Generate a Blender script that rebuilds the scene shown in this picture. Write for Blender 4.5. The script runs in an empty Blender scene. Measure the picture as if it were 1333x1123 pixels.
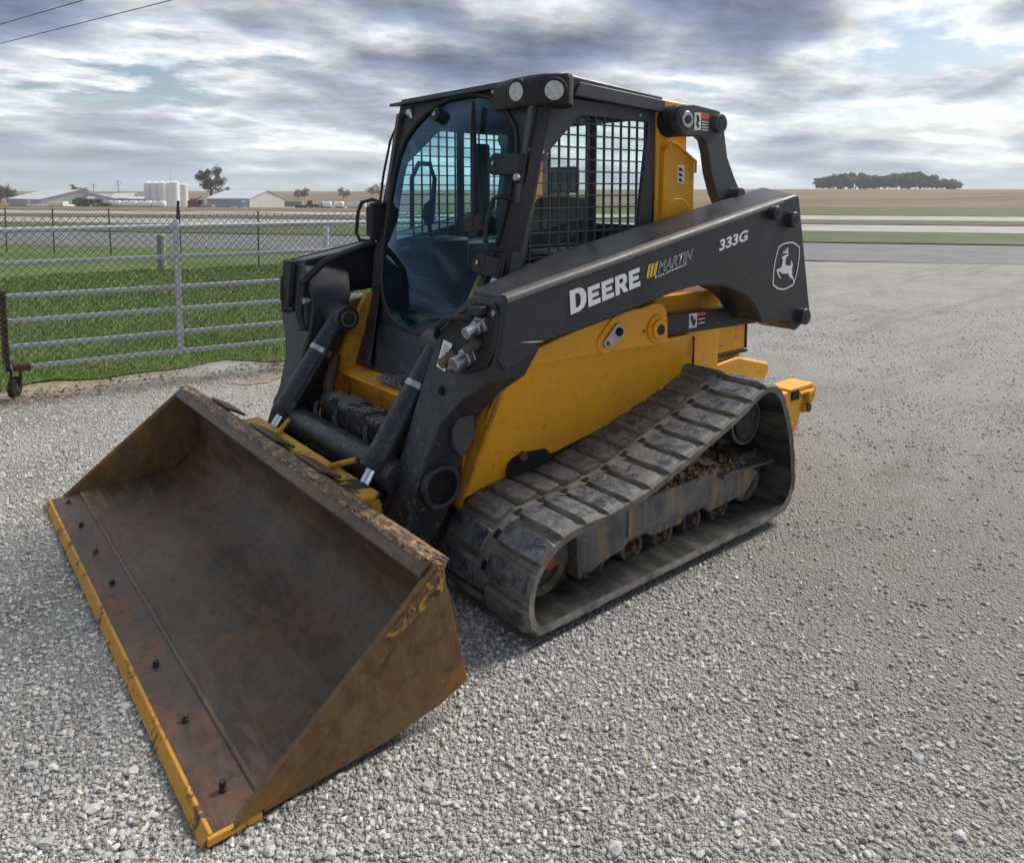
import bpy, bmesh, math, random
import numpy as np
from mathutils import Vector, Matrix

random.seed(7)
RNG = np.random.default_rng(7)
R = math.radians
SC = bpy.context.scene
COL = SC.collection

# ------------------------------------------------------------------ camera
CAM = Vector((2.3627, 2.9291, 1.529))
YAW, PITCH = R(-129.3406), R(5.033)
FW = Vector((math.cos(YAW) * math.cos(PITCH), math.sin(YAW) * math.cos(PITCH), -math.sin(PITCH)))
RT = Vector((math.sin(YAW), -math.cos(YAW), 0))
UP = RT.cross(FW)
cd = bpy.data.cameras.new('camera')
cam = bpy.data.objects.new('camera', cd)
COL.objects.link(cam)
cam.matrix_world = Matrix(((RT.x, UP.x, -FW.x, CAM.x), (RT.y, UP.y, -FW.y, CAM.y), (RT.z, UP.z, -FW.z, CAM.z), (0, 0, 0, 1)))
cd.sensor_fit = 'HORIZONTAL'
cd.sensor_width = 36
cd.lens = 965.767 / 1333 * 36
cd.shift_y = -(561.5 - 334.07) / 1333
cd.clip_start = 0.05
cd.clip_end = 8000
SC.camera = cam

# ------------------------------------------------------------------ world: partly cloudy sky
SUN_EL, SUN_AZ = R(44), YAW - R(56)          # towards the bright cloud gap behind the machine
world = bpy.data.worlds.new('World')
SC.world = world
world.use_nodes = True
wn = world.node_tree.nodes
wl = world.node_tree.links
wn.clear()


def N(t, kind, **kw):
    n = t.nodes.new(kind)
    for k, v in kw.items():
        setattr(n, k, v)
    return n


def L(t, a, b):
    t.links.new(a, b)


def MATH(t, op, a, b=None, c=None, clamp=False):
    n = t.nodes.new('ShaderNodeMath')
    n.operation = op
    n.use_clamp = clamp
    for i, s in enumerate((a, b, c)):
        if s is None:
            continue
        if isinstance(s, (int, float)):
            n.inputs[i].default_value = s
        else:
            t.links.new(s, n.inputs[i])
    return n.outputs[0]


def RAMP(t, fac, stops, interp='LINEAR'):
    n = t.nodes.new('ShaderNodeValToRGB')
    n.color_ramp.interpolation = interp
    el = n.color_ramp.elements
    while len(el) > 1:
        el.remove(el[-1])
    for i, (p, c) in enumerate(stops):
        e = el[0] if i == 0 else el.new(p)
        e.position = p
        if isinstance(c, (int, float)):
            c = (c, c, c)
        e.color = (c[0], c[1], c[2], 1)
    t.links.new(fac, n.inputs[0])
    return n.outputs[0]


def NOISE(t, vec, scale, detail=4, rough=0.55, dist=0.0, w=None):
    n = t.nodes.new('ShaderNodeTexNoise')
    n.inputs['Scale'].default_value = scale
    n.inputs['Detail'].default_value = detail
    n.inputs['Roughness'].default_value = rough
    n.inputs['Distortion'].default_value = dist
    if vec is not None:
        t.links.new(vec, n.inputs['Vector'])
    return n.outputs[0]


def MIXC(t, fac, a, b, mode='MIX'):
    n = t.nodes.new('ShaderNodeMix')
    n.data_type = 'RGBA'
    n.blend_type = mode
    for i, s in ((0, fac), (6, a), (7, b)):
        if isinstance(s, (int, float)):
            n.inputs[i].default_value = s if i == 0 else (s, s, s, 1)
        elif isinstance(s, (tuple, list)):
            n.inputs[i].default_value = (s[0], s[1], s[2], 1)
        else:
            t.links.new(s, n.inputs[i])
    return n.outputs[2]


wt = world.node_tree
tc = N(wt, 'ShaderNodeTexCoord')
sep = N(wt, 'ShaderNodeSeparateXYZ')
L(wt, tc.outputs['Generated'], sep.inputs[0])
zz = MATH(wt, 'ADD', MATH(wt, 'MAXIMUM', sep.outputs[2], 0.0), 0.15)
cx = MATH(wt, 'DIVIDE', sep.outputs[0], zz)
cy = MATH(wt, 'DIVIDE', sep.outputs[1], zz)
comb = N(wt, 'ShaderNodeCombineXYZ')
L(wt, cx, comb.inputs[0])
L(wt, cy, comb.inputs[1])


def cloud_density(shift):
    mp = N(wt, 'ShaderNodeMapping')
    mp.inputs['Rotation'].default_value = (0, 0, -YAW + R(90))
    mp.inputs['Scale'].default_value = (0.80, 1.0, 1.0)
    mp.inputs['Location'].default_value = (CLOUD_LOC[0], CLOUD_LOC[1] + shift, 0.0)
    L(wt, comb.outputs[0], mp.inputs[0])
    big = NOISE(wt, mp.outputs[0], 0.50, 2, 0.5, 0.0)
    fine = NOISE(wt, mp.outputs[0], 1.6, 9, 0.57, 0.0)
    return MATH(wt, 'ADD', MATH(wt, 'MULTIPLY', big, 0.60), MATH(wt, 'MULTIPLY', fine, 0.50))


CLOUD_LOC = (0.6, 0.0)
dens = cloud_density(0.0)
lit = MATH(wt, 'SUBTRACT', dens, cloud_density(0.10))     # sides that face the sun's quarter
ccol = RAMP(wt, dens, [(0.46, (0.80, 0.81, 0.82)), (0.515, (0.59, 0.61, 0.64)), (0.55, (0.33, 0.365, 0.42)),
                       (0.585, (0.190, 0.225, 0.300)), (0.64, (0.110, 0.140, 0.210))])
rel = MATH(wt, 'ADD', MATH(wt, 'MULTIPLY', lit, 8.0), 1.0)
rel = MATH(wt, 'MINIMUM', MATH(wt, 'MAXIMUM', rel, 0.62), 1.6)
cm = N(wt, 'ShaderNodeVectorMath')
cm.operation = 'SCALE'
L(wt, ccol, cm.inputs[0])
L(wt, rel, cm.inputs['Scale'])
ccol = cm.outputs[0]
haze = RAMP(wt, sep.outputs[2], [(0.0, 0.60), (0.05, 0.28), (0.16, 0.0)])
cmask = MATH(wt, 'MAXIMUM', RAMP(wt, dens, [(0.465, 0.05), (0.51, 1.0)]), RAMP(wt, sep.outputs[2], [(0.0, 1.0), (0.05, 0.9), (0.12, 0.0)]))
ccol = MIXC(wt, haze, ccol, (0.58, 0.64, 0.70))
sky = N(wt, 'ShaderNodeTexSky')
sky.sky_type = 'NISHITA'
sky.sun_disc = False
sky.sun_elevation = SUN_EL
sky.sun_rotation = math.pi / 2 - SUN_AZ
bg1 = N(wt, 'ShaderNodeBackground')
bg1.inputs['Strength'].default_value = 0.065
L(wt, sky.outputs[0], bg1.inputs['Color'])
bg2 = N(wt, 'ShaderNodeBackground')
bg2.inputs['Strength'].default_value = 0.90
L(wt, ccol, bg2.inputs['Color'])
mixw = N(wt, 'ShaderNodeMixShader')
L(wt, cmask, mixw.inputs[0])
L(wt, bg1.outputs[0], mixw.inputs[1])
L(wt, bg2.outputs[0], mixw.inputs[2])
wo = N(wt, 'ShaderNodeOutputWorld')
L(wt, mixw.outputs[0], wo.inputs[0])

# ------------------------------------------------------------------ sun (veiled by cloud)
sd = bpy.data.lights.new('sun', 'SUN')
sd.energy = 2.7
sd.angle = R(20)
sd.color = (1.0, 0.955, 0.89)
sun = bpy.data.objects.new('sun', sd)
COL.objects.link(sun)
sdir = Vector((math.cos(SUN_EL) * math.cos(SUN_AZ), math.cos(SUN_EL) * math.sin(SUN_AZ), math.sin(SUN_EL)))
sun.rotation_euler = sdir.to_track_quat('Z', 'Y').to_euler()
sun.location = sdir * 30

SC.view_settings.view_transform = 'Standard'
SC.view_settings.look = 'None'
SC.view_settings.gamma = 1
SC.view_settings.use_curve_mapping = False
SC.view_settings.exposure = 0.68
SC.render.engine = 'CYCLES'
SC.cycles.max_bounces = 8
SC.cycles.transparent_max_bounces = 16

# ------------------------------------------------------------------ materials
MAT = {}


def new_mat(name):
    m = bpy.data.materials.new(name)
    m.use_nodes = True
    t = m.node_tree
    t.nodes.clear()
    o = N(t, 'ShaderNodeOutputMaterial')
    b = N(t, 'ShaderNodeBsdfPrincipled')
    L(t, b.outputs[0], o.inputs[0])
    MAT[name] = m
    return m, t, b, o


def objco(t, scale=(1, 1, 1)):
    c = N(t, 'ShaderNodeTexCoord')
    if scale == (1, 1, 1):
        return c.outputs['Object']
    m = N(t, 'ShaderNodeMapping')
    m.inputs['Scale'].default_value = scale
    L(t, c.outputs['Object'], m.inputs[0])
    return m.outputs[0]


def bump(t, b, h, strength=0.3, dist=0.01):
    n = N(t, 'ShaderNodeBump')
    n.inputs['Strength'].default_value = strength
    n.inputs['Distance'].default_value = dist
    L(t, h, n.inputs['Height'])
    L(t, n.outputs[0], b.inputs['Normal'])


def paint(name, base, dirt, amount, rough=0.4, scale=3.0, scratch=None, metallic=0.0, bumpd=0.001):
    """A paint coat with dust patches and fine scuffs."""
    m, t, b, o = new_mat(name)
    co = objco(t)
    n1 = NOISE(t, co, scale, 6, 0.62)
    n2 = NOISE(t, co, scale * 9, 5, 0.6)
    f = MATH(t, 'ADD', MATH(t, 'MULTIPLY', n1, 0.7), MATH(t, 'MULTIPLY', n2, 0.3))
    fac = RAMP(t, f, [(0.42, 0.0), (0.75, amount)])
    c = MIXC(t, fac, base, dirt)
    if scratch:
        st = objco(t, (2.0, 2.0, 38.0))
        n3 = NOISE(t, st, 2.5, 3, 0.6, 0.4)
        s = RAMP(t, n3, [(0.66, 0.0), (0.72, scratch[1])])
        c = MIXC(t, s, c, scratch[0])
    sp = N(t, 'ShaderNodeSeparateXYZ')
    L(t, co, sp.inputs[0])
    n4 = NOISE(t, co, 38, 4, 0.7, 0.5)
    low = RAMP(t, sp.outputs[2], [(0.30, 0.9), (0.62, 0.35), (1.0, 0.12)])
    mud = MATH(t, 'MULTIPLY', RAMP(t, n4, [(0.55, 0.0), (0.68, 1.0)]), low)
    c = MIXC(t, mud, c, (0.24, 0.19, 0.13))
    L(t, c, b.inputs['Base Color'])
    L(t, RAMP(t, f, [(0.3, rough), (0.75, min(1, rough + 0.35))]), b.inputs['Roughness'])
    b.inputs['Metallic'].default_value = metallic
    bump(t, b, n2, 0.25, bumpd)
    return m


def plain(name, col, rough=0.6, metallic=0.0, var=0.15, scale=8.0, spec=0.5):
    m, t, b, o = new_mat(name)
    n1 = NOISE(t, objco(t), scale, 5, 0.6)
    c = MIXC(t, RAMP(t, n1, [(0.3, 0.0), (0.7, 1.0)]), tuple(x * (1 - var) for x in col), tuple(min(1, x * (1 + var)) for x in col))
    L(t, c, b.inputs['Base Color'])
    b.inputs['Roughness'].default_value = rough
    b.inputs['Metallic'].default_value = metallic
    b.inputs['Specular IOR Level'].default_value = spec
    bump(t, b, n1, 0.15, 0.002)
    return m


paint('yellow', (0.90, 0.415, 0.010), (0.48, 0.26, 0.06), 0.40, 0.30, 2.2, ((0.25, 0.13, 0.02), 0.30))
paint('yellow_worn', (0.78, 0.35, 0.012), (0.10, 0.06, 0.03), 0.85, 0.5, 6.0, ((0.10, 0.07, 0.04), 0.6))
paint('charcoal', (0.017, 0.0195, 0.026), (0.062, 0.062, 0.062), 0.42, 0.26, 2.6, ((0.09, 0.09, 0.092), 0.30))
paint('charcoal_light', (0.050, 0.053, 0.061), (0.10, 0.10, 0.10), 0.55, 0.36, 2.6, ((0.11, 0.11, 0.11), 0.25))  # paler charcoal; raised base stands in for gloss on the upper link
paint('black_paint', (0.010, 0.0105, 0.0125), (0.05, 0.048, 0.045), 0.55, 0.42, 4.0)
paint('black_plastic', (0.008, 0.008, 0.0095), (0.03, 0.03, 0.031), 0.5, 0.48, 5.0)
paint('steel_worn', (0.10, 0.10, 0.105), (0.19, 0.15, 0.105), 0.8, 0.42, 6.0, ((0.26, 0.25, 0.24), 0.7), 0.35)
paint('frame_steel', (0.055, 0.06, 0.066), (0.19, 0.135, 0.08), 0.9, 0.5, 5.0, ((0.25, 0.235, 0.21), 0.5), 0.1)
plain('chrome', (0.75, 0.77, 0.82), 0.14, 1.0, 0.04)
plain('zinc', (0.45, 0.46, 0.48), 0.32, 0.9, 0.2, 30)
plain('galvanised', (0.62, 0.64, 0.67), 0.40, 0.35, 0.12, 20)
plain('wire_metal', (0.10, 0.105, 0.11), 0.6, 0.2, 0.2, 20)
plain('white_print', (0.80, 0.80, 0.79), 0.45, 0, 0.03)
plain('yellow_print', (0.75, 0.45, 0.05), 0.45, 0, 0.03)
plain('black_print', (0.008, 0.008, 0.009), 0.45, 0, 0.03)
plain('orange_print', (0.72, 0.13, 0.03), 0.45, 0, 0.03)
plain('lamp_glass', (0.50, 0.50, 0.49), 0.18, 0.3, 0.25, 70)
plain('dark_void', (0.006, 0.006, 0.006), 0.9)  # near-black paint for shade in holes; also on a plug and bolt
plain('rusty', (0.10, 0.045, 0.025), 0.85, 0.1, 0.45, 14)
plain('brown_hose', (0.07, 0.045, 0.035), 0.6, 0, 0.4, 12)
plain('cab_blue', (0.018, 0.024, 0.045), 0.55)
plain('red_plastic', (0.35, 0.03, 0.02), 0.5)


def bucket_mat(name, dark, tan, rust, rust_amt):
    m, t, b, o = new_mat(name)
    co = objco(t)
    st = objco(t, (9.0, 1.4, 5.0))
    n1 = NOISE(t, co, 1.7, 7, 0.65, 0.4)
    n2 = NOISE(t, st, 2.2, 8, 0.68, 0.6)
    n3 = NOISE(t, co, 26, 6, 0.7)
    n4 = NOISE(t, co, 4.5, 6, 0.65, 0.6)
    c = MIXC(t, RAMP(t, n1, [(0.40, 0.0), (0.68, 0.75)]), dark, tan)
    c = MIXC(t, RAMP(t, n2, [(0.46, 0.0), (0.66, 0.85)]), c, tan)
    n6 = NOISE(t, objco(t, (1.2, 30, 2)), 2.0, 6, 0.65, 0.3)
    c = MIXC(t, RAMP(t, n6, [(0.60, 0.0), (0.68, 0.35)]), c, tan)
    c = MIXC(t, RAMP(t, n4, [(0.47, 0.0), (0.64, rust_amt)]), c, rust)
    c = MIXC(t, RAMP(t, n3, [(0.52, 0.0), (0.68, 0.6)]), c, tuple(x * 0.3 for x in dark))
    L(t, c, b.inputs['Base Color'])
    L(t, RAMP(t, n2, [(0.35, 0.36), (0.65, 0.60)]), b.inputs['Roughness'])
    b.inputs['Metallic'].default_value = 0.12
    bump(t, b, MATH(t, 'ADD', n3, n2), 0.4, 0.004)
    return m


bucket_mat('bucket_inside', (0.036, 0.0225, 0.014), (0.150, 0.106, 0.066), (0.16, 0.064, 0.019), 0.6)
bucket_mat('edge_top', (0.050, 0.036, 0.028), (0.11, 0.085, 0.065), (0.17, 0.070, 0.024), 0.85)
bucket_mat('bucket_rust', (0.125, 0.062, 0.022), (0.20, 0.125, 0.055), (0.27, 0.12, 0.022), 0.8)
bucket_mat('bucket_lip', (0.075, 0.050, 0.035), (0.21, 0.155, 0.105), (0.17, 0.08, 0.03), 0.5)


def chipped(name, top, under, thr, scale, st=(1, 1, 1), third=None):
    """Remaining paint over bare rusty steel with hard, ragged borders."""
    m, t, b, o = new_mat(name)
    co = objco(t, st)
    n1 = NOISE(t, co, scale, 9, 0.72, 0.5)
    n2 = NOISE(t, objco(t), 30, 5, 0.65)
    u = MIXC(t, n2, tuple(x * 0.5 for x in under), tuple(x * 1.5 for x in under))
    tp = MIXC(t, n2, tuple(x * 0.8 for x in top), tuple(min(1, x * 1.15) for x in top))
    c = MIXC(t, RAMP(t, n1, [(thr, 0.0), (thr + 0.025, 1.0)]), tp, u)
    if third:
        n5 = NOISE(t, co, scale * 1.7, 8, 0.7, 0.3)
        c = MIXC(t, RAMP(t, n5, [(0.54, 0.0), (0.57, 1.0)]), c, third)
    L(t, c, b.inputs['Base Color'])
    b.inputs['Roughness'].default_value = 0.6
    bump(t, b, n1, 0.4, 0.003)
    return m


chipped('edge_yellow', (0.56, 0.27, 0.022), (0.10, 0.055, 0.03), 0.56, 14.0)
chipped('lip_top', (0.40, 0.235, 0.09), (0.12, 0.08, 0.055), 0.47, 16.0, (3, 1, 3), (0.020, 0.018, 0.016))
chipped('corner_paint', (0.46, 0.25, 0.03), (0.13, 0.070, 0.026), 0.455, 26.0, (1, 1, 1), (0.030, 0.022, 0.016))
chipped('coupler_yellow', (0.62, 0.33, 0.022), (0.018, 0.016, 0.014), 0.52, 5.0)
chipped('tread_black', (0.16, 0.155, 0.15), (0.014, 0.014, 0.015), 0.50, 9.0)

# track rubber, dusty between and at the edges
m, t, b, o = new_mat('rubber')
co = objco(t)
rnd = N(t, 'ShaderNodeObjectInfo')
va = N(t, 'ShaderNodeVectorMath')
L(t, co, va.inputs[0])
rv = N(t, 'ShaderNodeVectorMath')
rv.operation = 'SCALE'
rv.inputs[0].default_value = (31.0, 17.0, 23.0)
L(t, rnd.outputs['Random'], rv.inputs['Scale'])
L(t, rv.outputs[0], va.inputs[1])
cr = va.outputs[0]
n1 = NOISE(t, cr, 17, 9, 0.78, 0.7)
n2 = NOISE(t, cr, 55, 6, 0.7, 0.4)
n3 = NOISE(t, cr, 5, 4, 0.6)
c = MIXC(t, RAMP(t, n1, [(0.42, 0.0), (0.57, 1.0)]), (0.026, 0.029, 0.037), (0.145, 0.153, 0.175))
c = MIXC(t, RAMP(t, n3, [(0.48, 0.0), (0.66, 0.55)]), c, (0.21, 0.20, 0.175))
c = MIXC(t, RAMP(t, n2, [(0.60, 0.0), (0.66, 0.75)]), c, (0.36, 0.36, 0.36))
L(t, c, b.inputs['Base Color'])
L(t, RAMP(t, n1, [(0.3, 0.40), (0.7, 0.66)]), b.inputs['Roughness'])
bump(t, b, n1, 0.7, 0.006)
m, t, b, o = new_mat('rubber_dusty')
co = objco(t)
n1 = NOISE(t, co, 9, 7, 0.65)
c = MIXC(t, RAMP(t, n1, [(0.38, 0.0), (0.62, 1.0)]), (0.085, 0.080, 0.070), (0.255, 0.235, 0.195))
L(t, c, b.inputs['Base Color'])
b.inputs['Roughness'].default_value = 0.85
bump(t, b, n1, 0.5, 0.006)
m, t, b, o = new_mat('rubber_inner')
co = objco(t, (3, 1, 3))
n1 = NOISE(t, co, 5, 6, 0.62)
c = MIXC(t, RAMP(t, n1, [(0.42, 0.0), (0.70, 1.0)]), (0.012, 0.012, 0.013), (0.105, 0.094, 0.075))
L(t, c, b.inputs['Base Color'])
b.inputs['Roughness'].default_value = 0.7
bump(t, b, n1, 0.5, 0.006)
plain('dirt', (0.27, 0.185, 0.105), 0.95, 0, 0.5, 30)
m, t, b, o = new_mat('roller_steel')
n1 = NOISE(t, objco(t), 12, 5, 0.6)
L(t, MIXC(t, RAMP(t, n1, [(0.4, 0), (0.6, 1)]), (0.05, 0.042, 0.036), (0.20, 0.15, 0.095)), b.inputs['Base Color'])
b.inputs['Roughness'].default_value = 0.6
b.inputs['Metallic'].default_value = 0.2


def frame_rust():
    m, t, b, o = new_mat('frame_rust')
    st = objco(t, (14, 14, 0.8))
    n1 = NOISE(t, st, 1.6, 5, 0.6)
    n2 = NOISE(t, objco(t), 7, 7, 0.65, 0.5)
    n3 = NOISE(t, objco(t, (4, 4, 20)), 6, 5, 0.7, 1.0)
    c = MIXC(t, RAMP(t, n2, [(0.4, 0), (0.65, 1)]), (0.085, 0.088, 0.094), (0.20, 0.19, 0.175))
    c = MIXC(t, RAMP(t, n1, [(0.48, 0), (0.60, 0.9)]), c, (0.30, 0.195, 0.095))
    c = MIXC(t, RAMP(t, n3, [(0.63, 0), (0.67, 0.7)]), c, (0.38, 0.37, 0.33))
    L(t, c, b.inputs['Base Color'])
    b.inputs['Roughness'].default_value = 0.55
    bump(t, b, n2, 0.3, 0.003)


frame_rust()


def glass(name, tint, gloss=0.5, refl=(0.40, 0.66, 1.0), base=0.04):
    m = bpy.data.materials.new(name)
    m.use_nodes = True
    t = m.node_tree
    t.nodes.clear()
    o = N(t, 'ShaderNodeOutputMaterial')
    tr = N(t, 'ShaderNodeBsdfTransparent')
    tr.inputs[0].default_value = (*tint, 1)
    gl = N(t, 'ShaderNodeBsdfGlossy')
    gl.inputs['Color'].default_value = (*refl, 1)
    gl.inputs['Roughness'].default_value = 0.03
    lw = N(t, 'ShaderNodeLayerWeight')
    lw.inputs['Blend'].default_value = 0.5
    mx = N(t, 'ShaderNodeMixShader')
    dirtn = NOISE(t, objco(t), 3, 4, 0.6)
    f = MATH(t, 'ADD', MATH(t, 'MULTIPLY', MATH(t, 'POWER', lw.outputs['Facing'], 4.0), 0.7), 0.026 + base)
    L(t, f, mx.inputs[0])
    L(t, tr.outputs[0], mx.inputs[1])
    L(t, gl.outputs[0], mx.inputs[2])
    df = N(t, 'ShaderNodeBsdfDiffuse')
    df.inputs[0].default_value = (0.35, 0.36, 0.36, 1)
    mx2 = N(t, 'ShaderNodeMixShader')
    L(t, MATH(t, 'MULTIPLY', dirtn, 0.02), mx2.inputs[0])
    L(t, mx.outputs[0], mx2.inputs[1])
    L(t, df.outputs[0], mx2.inputs[2])
    L(t, mx2.outputs[0], o.inputs[0])
    MAT[name] = m


glass('door_glass', (0.50, 0.84, 0.90), base=0.0)
glass('side_glass', (0.95, 0.985, 0.97), refl=(0.8, 0.9, 1.0), base=0.0)


# ------------------------------------------------------------------ mesh helpers
class MB:
    def __init__(self):
        self.v, self.f = [], []

    def add(self, vs, fs):
        k = len(self.v)
        self.v += [tuple(p) for p in vs]
        self.f += [tuple(i + k for i in f) for f in fs]
        return self

    def box(self, x0, x1, y0, y1, z0, z1):
        x0, x1 = min(x0, x1), max(x0, x1)
        y0, y1 = min(y0, y1), max(y0, y1)
        z0, z1 = min(z0, z1), max(z0, z1)
        return self.add([(x0, y0, z0), (x1, y0, z0), (x1, y1, z0), (x0, y1, z0), (x0, y0, z1), (x1, y0, z1), (x1, y1, z1), (x0, y1, z1)],
                        [(0, 3, 2, 1), (4, 5, 6, 7), (0, 1, 5, 4), (1, 2, 6, 5), (2, 3, 7, 6), (3, 0, 4, 7)])

    def loft(self, rings, cap=True, closed=False):
        n = len(rings[0])
        vs = [p for r in rings for p in r]
        fs = []
        m = len(rings)
        for i in range(m if closed else m - 1):
            a, b_ = i * n, ((i + 1) % m) * n
            for j in range(n):
                k = (j + 1) % n
                fs.append((a + j, a + k, b_ + k, b_ + j))
        if cap and not closed:
            fs.append(tuple(range(n))[::-1])
            fs.append(tuple((m - 1) * n + j for j in range(n)))
        return self.add(vs, fs)

    def prism_y(self, prof, y0, y1):
        return self.loft([[(x, y0, z) for x, z in prof], [(x, y1, z) for x, z in prof]])

    def prism_z(self, prof, z0, z1):
        return self.loft([[(x, y, z0) for x, y in prof], [(x, y, z1) for x, y in prof]])

    def prism(self, prof, o, ex, ey, d):
        o, ex, ey, d = map(Vector, (o, ex, ey, d))
        a = [o + ex * p + ey * q for p, q in prof]
        return self.loft([a, [p + d for p in a]])

    def cyl(self, p0, p1, r0, r1=None, n=18, cap=True):
        p0, p1 = Vector(p0), Vector(p1)
        r1 = r0 if r1 is None else r1
        d = (p1 - p0).normalized()
        a = d.orthogonal().normalized()
        b_ = d.cross(a)
        ring = lambda p, r: [p + (a * math.cos(2 * math.pi * i / n) + b_ * math.sin(2 * math.pi * i / n)) * r for i in range(n)]
        return self.loft([ring(p0, r0), ring(p1, r1)], cap)

    def ringy(self, p0, p1, ro, ri, n=22):
        """A pipe wall with thickness between p0 and p1."""
        p0, p1 = Vector(p0), Vector(p1)
        d = (p1 - p0).normalized()
        a = d.orthogonal().normalized()
        b_ = d.cross(a)
        rg = lambda p, r: [p + (a * math.cos(2 * math.pi * i / n) + b_ * math.sin(2 * math.pi * i / n)) * r for i in range(n)]
        return self.loft([rg(p0, ro), rg(p1, ro), rg(p1, ri), rg(p0, ri)], False, True)

    def tube(self, pts, r, n=8, closed=False):
        pts = [Vector(p) for p in pts]
        m = len(pts)
        rings = []
        up = Vector((0.13, 0.27, 0.95)).normalized()
        for i, p in enumerate(pts):
            q0 = pts[i - 1] if (i > 0 or closed) else p
            q1 = pts[(i + 1) % m] if (i < m - 1 or closed) else p
            d = (q1 - q0).normalized()
            a = d.cross(up)
            if a.length < 0.05:
                a = d.orthogonal()
            a.normalize()
            b_ = d.cross(a)
            rr = r[i] if isinstance(r, (list, tuple)) else r
            rings.append([p + (a * math.cos(2 * math.pi * j / n) + b_ * math.sin(2 * math.pi * j / n)) * rr for j in range(n)])
        return self.loft(rings, not closed, closed)

    def mesh(self, name, sharp=35):
        me = bpy.data.meshes.new(name)
        me.from_pydata([tuple(p) for p in self.v], [], self.f)
        bm = bmesh.new()
        bm.from_mesh(me)
        bmesh.ops.recalc_face_normals(bm, faces=bm.faces)
        bm.to_mesh(me)
        bm.free()
        if sharp:
            me.shade_smooth()
            me.set_sharp_from_angle(angle=R(sharp))
        return me

    def obj(self, name, mat, parent=None, bevel=0, sharp=35, seg=2):
        return link(name, self.mesh(name, sharp), mat, parent, bevel, seg)


def link(name, me, mat, parent=None, bevel=0, seg=2):
    o = bpy.data.objects.new(name, me)
    COL.objects.link(o)
    if mat and not me.materials:
        me.materials.append(MAT[mat] if isinstance(mat, str) else mat)
    if parent is not None:
        o.parent = parent
    if bevel:
        bv = o.modifiers.new('bevel', 'BEVEL')
        bv.width = bevel
        bv.segments = seg
        bv.limit_method = 'ANGLE'
        bv.angle_limit = R(40)
        bv.harden_normals = False
    return o


def holed(outer, inners, d):
    """A plate (outer loop of 3-D points with holes) given thickness vector d."""
    bm = bmesh.new()
    edges = []
    for lp in [outer] + inners:
        vs = [bm.verts.new(p) for p in lp]
        for i in range(len(vs)):
            edges.append(bm.edges.new((vs[i], vs[(i + 1) % len(vs)])))
    bmesh.ops.triangle_fill(bm, use_beauty=True, use_dissolve=False, edges=edges)
    r = bmesh.ops.extrude_face_region(bm, geom=list(bm.faces))
    vs = [e for e in r['geom'] if isinstance(e, bmesh.types.BMVert)]
    bmesh.ops.translate(bm, vec=Vector(d), verts=vs)
    bmesh.ops.recalc_face_normals(bm, faces=bm.faces)
    me = bpy.data.meshes.new('plate')
    bm.to_mesh(me)
    bm.free()
    return me


def thing(name, label, cat, loc=(0, 0, 0), group=None):
    o = bpy.data.objects.new(name, None)
    COL.objects.link(o)
    o.location = loc
    o.empty_display_size = 0.2
    return tag(o, label, cat, group)


def tag(o, label, cat, group=None):
    o['label'] = label
    o['category'] = cat
    if group:
        o['group'] = group
    return o


def struct(o):
    o['kind'] = 'structure'
    return o


def stuff(o):
    o['kind'] = 'stuff'
    return o


def smoothpath(pts, k=8, closed=True):
    out = []
    n = len(pts)
    for i in range(n if closed else n - 1):
        g = lambda j: np.array(pts[(j) % n] if closed else pts[max(0, min(n - 1, j))], float)
        p0, p1, p2, p3 = g(i - 1), g(i), g(i + 1), g(i + 2)
        for s in range(k):
            u = s / k
            out.append(0.5 * ((2 * p1) + (-p0 + p2) * u + (2 * p0 - 5 * p1 + 4 * p2 - p3) * u * u + (-p0 + 3 * p1 - 3 * p2 + p3) * u ** 3))
    if not closed:
        out.append(np.array(pts[-1], float))
    return np.array(out)


def resample(P, n, closed=True):
    P = np.asarray(P, float)
    Q = np.vstack([P, P[:1]]) if closed else P
    seg = np.linalg.norm(np.diff(Q, axis=0), axis=1)
    s = np.concatenate([[0], np.cumsum(seg)])
    u = np.linspace(0, s[-1], n + 1)[:-1] if closed else np.linspace(0, s[-1], n)
    return np.stack([np.interp(u, s, Q[:, i]) for i in range(Q.shape[1])], 1), s[-1]


# text as flat mesh on the boom side: a runs rearwards (-X), b runs up
def text_mesh(s, offset=0.0):
    c = bpy.data.curves.new('txt', 'FONT')
    c.body = s
    c.size = 1
    c.offset = offset
    c.resolution_u = 4
    c.align_x = 'LEFT'
    o = bpy.data.objects.new('txt', c)
    COL.objects.link(o)
    dg = bpy.context.evaluated_depsgraph_get()
    dg.update()
    me = bpy.data.meshes.new_from_object(o.evaluated_get(dg))
    bpy.data.objects.remove(o)
    bpy.data.curves.remove(c)
    return me


def decal_text(name, s, corners, y, mat, parent, offset=0.0, fit=None):
    """corners: (x,z) of lower-left, lower-right, upper-left; glyph box is fitted into them."""
    me = text_mesh(s, offset)
    co = np.array([v.co for v in me.vertices])
    if fit is None:
        lo, hi = co.min(0), co.max(0)
    else:
        lo, hi = fit
    ll, lr, ul = map(np.array, corners)
    for v in me.vertices:
        a = (v.co.x - lo[0]) / (hi[0] - lo[0])
        b_ = (v.co.y - lo[1]) / (hi[1] - lo[1])
        p = ll + (lr - ll) * a + (ul - ll) * b_
        v.co = (p[0], y, p[1])
    me.materials.clear()
    fix_up(me, Vector((0, 1, 0)))
    return link(name, me, mat, parent), (lo, hi)


def fix_up(me, n):
    bm = bmesh.new()
    bm.from_mesh(me)
    bm.normal_update()
    for f in bm.faces:
        if f.normal.dot(n) < 0:
            f.normal_flip()
    bm.to_mesh(me)
    bm.free()


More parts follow.
